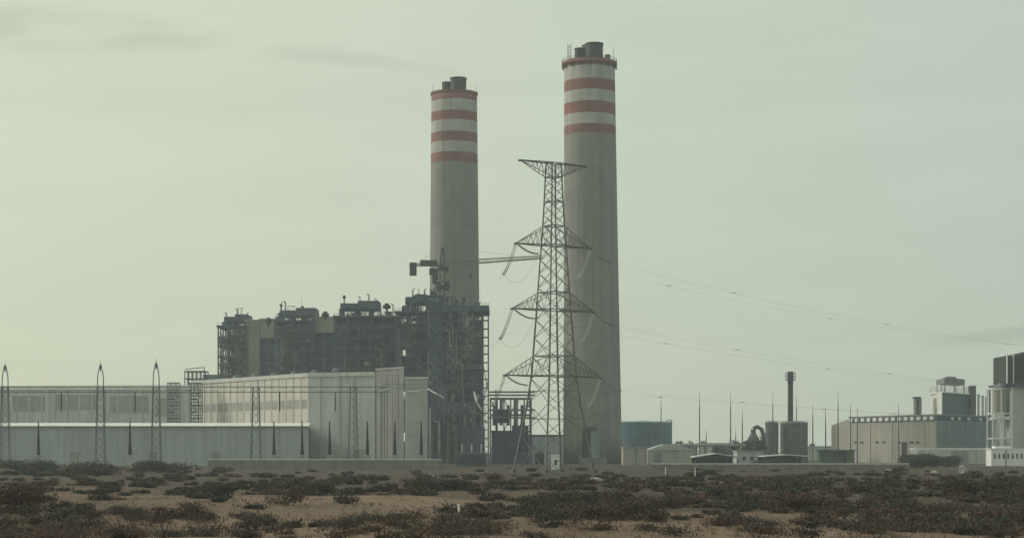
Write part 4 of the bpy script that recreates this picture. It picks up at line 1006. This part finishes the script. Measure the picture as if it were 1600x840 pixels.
# filter tower at the right edge
YT = 862
ft = empty('filter_tower', (X(1615, YT), YT, 0), 'grey tower at the right edge carrying a dark louvred intake box', 'tower')
mb = MB(); mb.box(X(1581, YT), X(1660, YT), YT, YT+26, 0, Z(603, YT)); tw = mb.build('wall', M['hallg'], ft)
mb = MB(); mb.box(X(1580, YT), X(1582.5, YT), YT-.2, YT+.3, 0, Z(604, YT)); mb.build('corner_trim', M['trim'], tw)
mb = MB(); mb.box(X(1568, YT), X(1662, YT), YT-2, YT+27, Z(602.8, YT), Z(599, YT)); mb.build('support_deck', M['steel'], ft)
mb = MB(); mb.box(X(1573, YT), X(1660, YT), YT-1, YT+24, Z(598.7, YT), Z(555, YT)); lb_ = mb.build('intake_box', M['dark'], ft)
mb = MB()
for k in range(15):
    z = Z(598, YT)+k*.82
    for a, b_ in ((1573.5, 1580.5), (1582.5, 1600), (1601, 1630), (1631, 1659)):
        xa_, xb_ = X(a, YT), X(b_, YT)
        mb.add([(xa_, YT-1.02, z+.5), (xb_, YT-1.02, z+.5), (xb_, YT-1.9, z), (xa_, YT-1.9, z)], [(0, 1, 2, 3), (3, 2, 1, 0)])
        mb.bar((xa_, YT-1.9, z), (xb_, YT-1.9, z), .12)
mb.build('louvre_hood', M['greytank'], lb_)
mb = MB()
for a in (1571.5, 1581.3): mb.box(X(a, YT), X(a+1.2, YT), YT-2.2, YT-1.1, Z(598.7, YT), Z(552, YT))
mb.build('white_post', M['trim'], ft)
mb = MB(); mb.add([(X(1582, YT), YT-1, Z(555, YT)+.01), (X(1660, YT), YT-1, Z(555, YT)+.01), (X(1660, YT), YT-1, Z(547, YT)), (X(1600, YT), YT-1, Z(549.5, YT)), (X(1582, YT), YT+20, Z(555, YT)+.01), (X(1660, YT), YT+20, Z(555, YT)+.01), (X(1660, YT), YT+20, Z(547, YT)), (X(1600, YT), YT+20, Z(549.5, YT))],
    [(0,1,2,3), (7,6,5,4), (0,3,7,4), (3,2,6,7), (1,5,6,2), (0,4,5,1)]); mb.build('roof', M['deck'], ft)
mb = MB(); frame(mb, X(1553, YT), X(1580, YT), YT+2, YT+12, 0, Z(606, YT), 2, 1, 3, .6, .5, False, 2)
mb.bar((X(1553, YT), YT+2, Z(600, YT)), (X(1567, YT), YT+2, Z(604, YT)), .4); mb.bar((X(1553, YT), YT+2, Z(606, YT)), (X(1565, YT), YT+2, Z(598, YT)), .4)
wf = mb.build('white_frame', M['trim'], ft)
mb = MB(); mb.box(X(1559, YT), X(1575, YT), YT+2.4, YT+10, Z(646, YT), Z(609, YT)); mb.build('duct_panel', M['bunker'], wf)
mb = MB(); mb.box(X(1555, YT), X(1580, YT), YT+1, YT+10, Z(655, YT), Z(650, YT)); mb.build('ledge', M['trim'], ft)
# white low annex and cabins
wa, w_, _ = house('white_annex', 'low white walled annex in front of the shaded blue grey end wall', 1433, 1546, 830, 702.5, 'hall2', 'trim', rt=.9)
mb = MB(); mb.box(X(1429.5, 830), X(1433, 830)+.0, 829.4, 830.6, 0, Z(697, 830)); mb.build('corner_post', M['trim'], wa)
mb = MB(); mb.box(X(1486, 830), X(1512, 830), 829.85, 830.3, .3, Z(704, 830)); mb.build('shutter', M['band'], wa)
mb = MB(); x = X(1427, 800); mb.box(x-.6, x+.6, 800, 801.2, 0, Z(709, 800)); mb.box(x-.75, x+.75, 799.85, 801.35, Z(709, 800)+.003, Z(708, 800)); tag(mb.build('gate_pillar', M['trim'], loc=(x, 800, 0)), 'short white pillar left of the white annex', 'pillar')
wc_, w_, _ = house('site_cabin', 'white site cabin with a row of dark windows at the right edge', 1549, 1640, 700, 701, 'trim', 'trim', 8, rt=.3)
for k in range(12):
    px = 1553+k*7; mb = MB(); mb.box(X(px, 700), X(px+2.6, 700), 699.93, 700.2, Z(716, 700), Z(708, 700)); mb.build('window', M['glass'], wc_)
mb = MB(); mb.box(X(1556, 700), X(1580, 700), 701, 706, Z(701, 700)+.31, Z(696.5, 700)); mb.build('roof_unit', M['trim'], wc_)
mb = MB(); mb.box(X(1571, 700), X(1572.4, 700), 699.8, 700.2, 0, Z(702, 700)); mb.build('downpipe', M['steel'], wc_)
# green canopy
gc = empty('green_shelter', (X(1308, 800), 800, 0), 'green sided shelter with a thin roof before the beige hall', 'shelter')
mb = MB(); mb.box(X(1278, 800), X(1338, 800), 799, 808, Z(703.5, 800), Z(702, 800)); mb.build('roof', M['green'], gc)
for a, b_ in ((1281, 1297), (1322, 1335)):
    mb = MB(); mb.box(X(a, 800), X(b_, 800), 800, 807, 0, Z(703.6, 800)); mb.build('side_wall', M['green'], gc)
mb = MB(); mb.box(X(1297.2, 800), X(1321.8, 800), 806, 806.4, 0, Z(703.7, 800)); mb.build('back_wall', M['beige'], gc)

# ------------------------------------------------------------ scrub, stones, marker posts
def bush_mesh(mb, cx, cy, cz, rx, ry, h, n, r, leaf=.32, k=0):
    lobes = [(r.uniform(-.6, .6)*rx, r.uniform(-.6, .6)*ry, r.uniform(.25, .62)*h, r.uniform(.35, .62)) for _ in range(9)]
    for i in range(n):
        lx, ly, lz, lr = r.choice(lobes); a = r.uniform(0, 6.283); u = r.uniform(-1, 1); q = math.sqrt(1-u*u); d = r.random()**.45
        x = cx+lx+math.cos(a)*q*d*lr*rx; y = cy+ly+math.sin(a)*q*d*lr*ry; z = cz+max(.02, lz+u*d*lr*h*.7)
        L = leaf*r.uniform(.6, 1.5); e = Vector((r.uniform(-1, 1), r.uniform(-1, 1), r.uniform(-.3, 1.2))).normalized(); f = e.cross(Vector((r.uniform(-1, 1), r.uniform(-1, 1), r.uniform(-1, 1)))).normalized()
        c_ = Vector((x, y, z)); mb.add([c_-e*L*.5, c_+f*L*.28, c_+e*L*.5, c_-f*L*.28], [(0,1,2,3)], k)
def gz_(x, y): return gh(x, y)
def scrub(name, mats, n, yr, dens, seed, leafs, nleaf):
    r = random.Random(seed); mb = MB(); c_ = 0; tries = 0
    while c_ < n and tries < n*40:
        tries += 1
        iy = r.uniform(*yr); Y = HC*F/(iy-HY); px = r.uniform(-60, 1660)
        if r.random() > dens(px, iy): continue
        x = X(px, Y); sz = r.uniform(.35, 1.15)*(1.0 if r.random() < .8 else 1.6)
        bush_mesh(mb, x, Y, gz_(x, Y)-.1, sz*1.5, sz*1.3, sz*r.uniform(.7, 1.1), int(nleaf*(.5+sz)), r, leafs*(Y/160)**.7, r.randrange(len(mats))); c_ += 1
        for q in range(5):
            a = r.uniform(0, 6.28); l = sz*r.uniform(.5, 1.1); mb.bar((x, Y, gz_(x, Y)-.1), (x+math.cos(a)*l, Y+math.sin(a)*l, gz_(x, Y)+l*r.uniform(.6, 1.0)), .035, None, len(mats)-1)
    return tag(mb.build(name, mats), 'low dark scrub scattered over the sandy ground in front of the plant' if seed == 1 else 'dry reddish brush across the nearest sand', 'scrub', kind='stuff')
def bump_(v, a, b_, c_, d): return max(0, min(1, min((v-a)/(b_-a+1e-6), (d-v)/(d-c_+1e-6))))
def dens1(px, iy):
    band = bump_(iy, 738, 752, 765, 800); v = .25
    if px > 760: v = max(v, .95*bump_(iy, 736, 750, 785, 812))
    if px > 1250: v = max(v, .9*bump_(iy, 730, 745, 800, 830))
    if 380 < px < 760: v = max(v, .9*bump_(iy, 738, 748, 764, 782))
    if px < 380: v = max(v, .75*bump_(iy, 724, 735, 765, 785))
    if 180 < px < 740 and iy > 775: v = .06
    if 900 < px < 1150 and iy > 795: v = .1
    return v
scrub('desert_scrub', [M['leaf'], M['leaf'], M['leafg'], M['leafr']], 1000, (729, 835), dens1, 1, .2, 330)
def dens2(px, iy):
    if px < 330: return .7*bump_(iy, 790, 815, 860, 880)
    if px < 760: return .45*bump_(iy, 806, 825, 860, 880)
    if px > 1400: return .5
    return .15
scrub('dry_brush', [M['leafr'], M['leafr'], M['leaf']], 150, (795, 862), dens2, 2, .13, 520)
for o, x, Y, w, h, r in LEAF:
    mb = MB(); bush_mesh(mb, x, Y, h*.18, w, w*.8, h*.9, 1500, r, .75); mb.build('crown', M['leafg'], o)
    mb = MB(); mb.tube([(x, Y, -.1), (x+.2, Y, h*.3), (x, Y, h*.6)], .22, 7, r2=.1)
    for k in range(5): a = r.uniform(0, 6.28); mb.tube([(x+.1, Y, h*.3), (x+math.cos(a)*w*.4, Y+math.sin(a)*w*.3, h*.65)], .1, 5, r2=.04)
    mb.build('trunk', M['wood'], o)
BU = [(985, 812, 3.2, 1.9, 'leaf', 'dark rounded bush on the sand below the taller chimney'),
      (690, 766, 5.5, 2.2, 'leaf', 'broad black looking bush left of the sand rise, below the boiler house'),
      (478, 768, 4.5, 2.2, 'leaf', 'dark bush below the turbine hall corner at the edge of the bare sand'),
      (880, 782, 4.0, 2.0, 'leaf', 'dark bush at the left end of the wide scrub band'),
      (1440, 731, 9.0, 5.2, 'leafg', 'tall dark green thicket in front of the white annex'),
      (1478, 729, 7.0, 4.4, 'leafg', 'dark green thicket at the right of the white annex wall'),
      (1530, 778, 5.0, 2.8, 'leaf', 'large dark bush near the right edge below the site cabin'),
      (1590, 806, 3.2, 2.0, 'leafr', 'brown bush at the lower right corner'),
      (1205, 731, 8.0, 3.6, 'leaf', 'dark bush against the low boundary wall below the long open shed'),
      (25, 800, 3.6, 2.6, 'leafr', 'brown bush at the left edge on the sand'),
      (250, 738, 9.0, 3.6, 'leaf', 'dark spreading bush left of the grey boundary wall'),
      (140, 742, 8.0, 3.4, 'leaf', 'dark spreading bush below the left part of the low annex'),
      (40, 736, 9.0, 3.8, 'leafg', 'dark green bush at the left edge below the low annex'),
      (330, 778, 3.2, 1.8, 'leaf', 'single dark bush on the left rim of the bare sand'),
      (930, 824, 1.8, 1.1, 'leafr', 'small brown bush left of the dark rounded one'),
      (1250, 800, 3.4, 1.8, 'leafr', 'reddish bush in the sand gap below the grey tanks')]
for px, iy, w, h, m, lb in BU:
    Y = HC*F/(iy-HY); x = X(px, Y); z = gz_(x, Y); r = random.Random(px)
    o = empty('bush', (x, Y, z), lb, 'bush', 'large bushes in the foreground')
    mb = MB(); bush_mesh(mb, x, Y, z-.1, w, w*.8, h, int(2600+900*h), r, .15*(Y/130)**.7); mb.build('foliage', M[m], o)
    mb = MB()
    for k in range(9):
        a = r.uniform(0, 6.28); mb.tube([(x+r.uniform(-.4, .4), Y+r.uniform(-.4, .4), z-.2), (x+math.cos(a)*w*.25, Y+math.sin(a)*w*.2, z+h*.4), (x+math.cos(a)*w*.5, Y+math.sin(a)*w*.4, z+h*.8)], .07, 5, r2=.02)
    mb.build('stem', M['wood'], o)
for px, iy, h, lb in ((1040, 744, 1.9, 'pale marker post left of the pair below the open shed'), (1086, 745, 1.9, 'pale marker post right of the pair below the open shed'), (717, 800, .8, 'short white marker post in the scrub below the boiler house')):
    Y = HC*F/(iy-HY); x = X(px, Y); z = gz_(x, Y); o = empty('marker_post', (x, Y, z), lb, 'post', 'marker posts in the scrub')
    mb = MB(); mb.lathe(x, Y, [(.1, z-.2), (.1, z+h*.8), (.08, z+h*.8+.01), (.08, z+h)], 10); mb.build('post', M['trim'], o)
    mb = MB(); mb.lathe(x, Y, [(.12, z+h-.01), (.12, z+h+.08), (.03, z+h+.14)], 10); mb.build('cap', M['whitew'], o)
for px, iy, w, lb in ((1388, 738, 2.0, 'pale boulder lying below the beige hall'), (1460, 741, 1.8, 'pale boulder left of the white block in the thicket'), (1504, 739, 1.8, 'tall pale boulder at the right of the thicket'),
                      (1372, 799, .7, 'small pale stone low in the scrub at right'), (670, 745, 1.6, 'pale stone heap below the boundary wall'), (930, 750, 2.2, 'flat pale stone below the taller chimney')):
    Y = HC*F/(iy-HY); x = X(px, Y); z = gz_(x, Y); r = random.Random(px); mb = MB(); prof = []; n = 12; vs = []
    H_ = w*(1.1 if px == 1504 else .28 if px == 930 else .5)
    for i, (rr0, zz) in enumerate(((1, -.3), (1.05, .15), (.9, .55), (.6, .85), (.18, 1))):
        for j in range(n): a = 2*math.pi*j/n; q = rr0*w*.6*r.uniform(.8, 1.15); vs.append((x+q*math.cos(a), Y+q*math.sin(a)*.8, z+zz*H_))
    fs = [(i*n+j, i*n+(j+1)%n, (i+1)*n+(j+1)%n, (i+1)*n+j) for i in range(4) for j in range(n)]+[tuple(4*n+j for j in range(n))]
    mb.add(vs, fs); tag(mb.build('boulder', M['rock'], loc=(x, Y, z)), lb, 'boulder', 'pale boulders in the scrub')

r = random.Random(77); mb = MB()
for _ in range(2600):
    iy = r.uniform(768, 850); Y = HC*F/(iy-HY); px = r.uniform(-40, 1640); x = X(px, Y); z = gz_(x, Y)
    for q in range(r.randint(4, 9)):
        a = r.uniform(0, 6.28); l = r.uniform(.12, .42); w = .012+.00008*Y; d = Vector((math.cos(a)*l*.6, math.sin(a)*l*.6, l)); e = Vector((-math.sin(a), math.cos(a), 0))*w
        b0 = Vector((x+r.uniform(-.25, .25), Y+r.uniform(-.25, .25), z-.03)); mb.add([b0-e, b0+e, b0+d], [(0, 1, 2)], r.randrange(2))
tag(mb.build('dry_grass', [M['straw'], M['leafr']]), 'sparse dry grass tufts over the near sand', 'grass', kind='stuff')
mb = MB()
for _ in range(1500):
    iy = r.uniform(765, 850); Y = HC*F/(iy-HY); px = r.uniform(-40, 1640); x = X(px, Y); z = gz_(x, Y); w = r.uniform(.05, .2)
    vs = [(x+w*r.uniform(.7, 1.2)*math.cos(k*1.257), Y+w*r.uniform(.7, 1.2)*math.sin(k*1.257), z-.05) for k in range(5)]+[(x+w*.5*math.cos(k*1.257+.4), Y+w*.5*math.sin(k*1.257+.4), z+w*r.uniform(.35, .7)) for k in range(5)]
    mb.add(vs, [(k, (k+1) % 5, 5+(k+1) % 5, 5+k) for k in range(5)]+[(5, 6, 7, 8, 9)])
tag(mb.build('gravel', M['stone']), 'small stones strewn over the near sand', 'gravel', kind='stuff')

# ------------------------------------------------------------ haze
hb_ = MB(); hb_.box(-2600, 2600, -120, 2600, -3, 240)
hm = bpy.data.materials.new('haze_air'); hm.use_nodes = True; t = hm.node_tree; t.nodes.clear()
pv = N(t, 'ShaderNodeVolumePrincipled'); pv.inputs['Color'].default_value = (.84, .95, 1.0, 1); pv.inputs['Density'].default_value = .00018; pv.inputs['Anisotropy'].default_value = .2
om = N(t, 'ShaderNodeOutputMaterial'); t.links.new(pv.outputs[0], om.inputs['Volume'])
tag(hb_.build('haze', hm), 'pale dusty haze filling the air over the plant', 'haze', kind='stuff')

# ------------------------------------------------------------ smoke
def plume(name, src, Lx, Az, kz, r0, r1, label, dens, col, seed, fade):
    # the vapour fills a box; its density follows a rising, widening axis and thins out smoothly to nothing at its edge
    m = bpy.data.materials.new(name+'_vapour'); m.use_nodes = True; t = m.node_tree; t.nodes.clear()
    co = N(t, 'ShaderNodeTexCoord').outputs['Object']; sp = N(t, 'ShaderNodeSeparateXYZ'); t.links.new(co, sp.inputs[0])
    d = mathn(t, 'DIVIDE', mathn(t, 'ABSOLUTE', sp.outputs[0]), Lx, True)          # 0 at the source, 1 at the far end
    zc = mathn(t, 'MULTIPLY', mathn(t, 'SUBTRACT', 1, mathn(t, 'POWER', mathn(t, 'SUBTRACT', 1, d), kz)), Az)
    rad = mathn(t, 'ADD', mathn(t, 'MULTIPLY', d, r1-r0), r0)
    dz = mathn(t, 'DIVIDE', mathn(t, 'SUBTRACT', sp.outputs[2], zc), rad); dy = mathn(t, 'DIVIDE', sp.outputs[1], mathn(t, 'MULTIPLY', rad, 1.4))
    q = mathn(t, 'ADD', mathn(t, 'MULTIPLY', dz, dz), mathn(t, 'MULTIPLY', dy, dy))
    fo = mathn(t, 'SUBTRACT', 1, q, True)
    fo = mathn(t, 'MULTIPLY', fo, mathn(t, 'DIVIDE', mathn(t, 'SUBTRACT', 1, d), fade, True))
    mp = N(t, 'ShaderNodeMapping'); mp.inputs['Scale'].default_value = (.016, .03, .07); mp.inputs['Location'].default_value = (seed, 0, 0); t.links.new(co, mp.inputs['Vector'])
    nz = N(t, 'ShaderNodeTexNoise'); nz.inputs['Scale'].default_value = 1; nz.inputs['Detail'].default_value = 4; t.links.new(mp.outputs[0], nz.inputs['Vector'])
    r = N(t, 'ShaderNodeMapRange'); t.links.new(nz.outputs[0], r.inputs[0]); r.inputs[1].default_value = .38; r.inputs[2].default_value = .66; r.inputs[4].default_value = dens
    pv = N(t, 'ShaderNodeVolumePrincipled'); pv.inputs['Color'].default_value = (*col, 1); t.links.new(mathn(t, 'MULTIPLY', fo, r.outputs[0]), pv.inputs['Density'])
    om = N(t, 'ShaderNodeOutputMaterial'); t.links.new(pv.outputs[0], om.inputs['Volume'])
    z0, z1 = min(0, Az)-r1, max(0, Az)+r1
    mb = MB(); mb.box(src[0]-Lx, src[0]+2, src[1]-r1*1.4, src[1]+r1*1.4, src[2]+z0, src[2]+z1)
    return tag(mb.build(name, m, loc=src), label, 'smoke', kind='stuff')
plume('smoke_plume', (X(716, 940), 937, Z(120, 940)), 290, 24, 2.2, 4, 18, 'thin grey smoke drifting left from the top of the shorter chimney', .013, (.3, .3, .28), 3, .25)
plume('smoke_drift', (X(1860, 1150), 1150, Z(500, 1150)), 185, -16, .9, 9, 5, 'low grey smoke streaks drifting in from the right above the filter tower', .045, (.62, .64, .63), 9, .35)
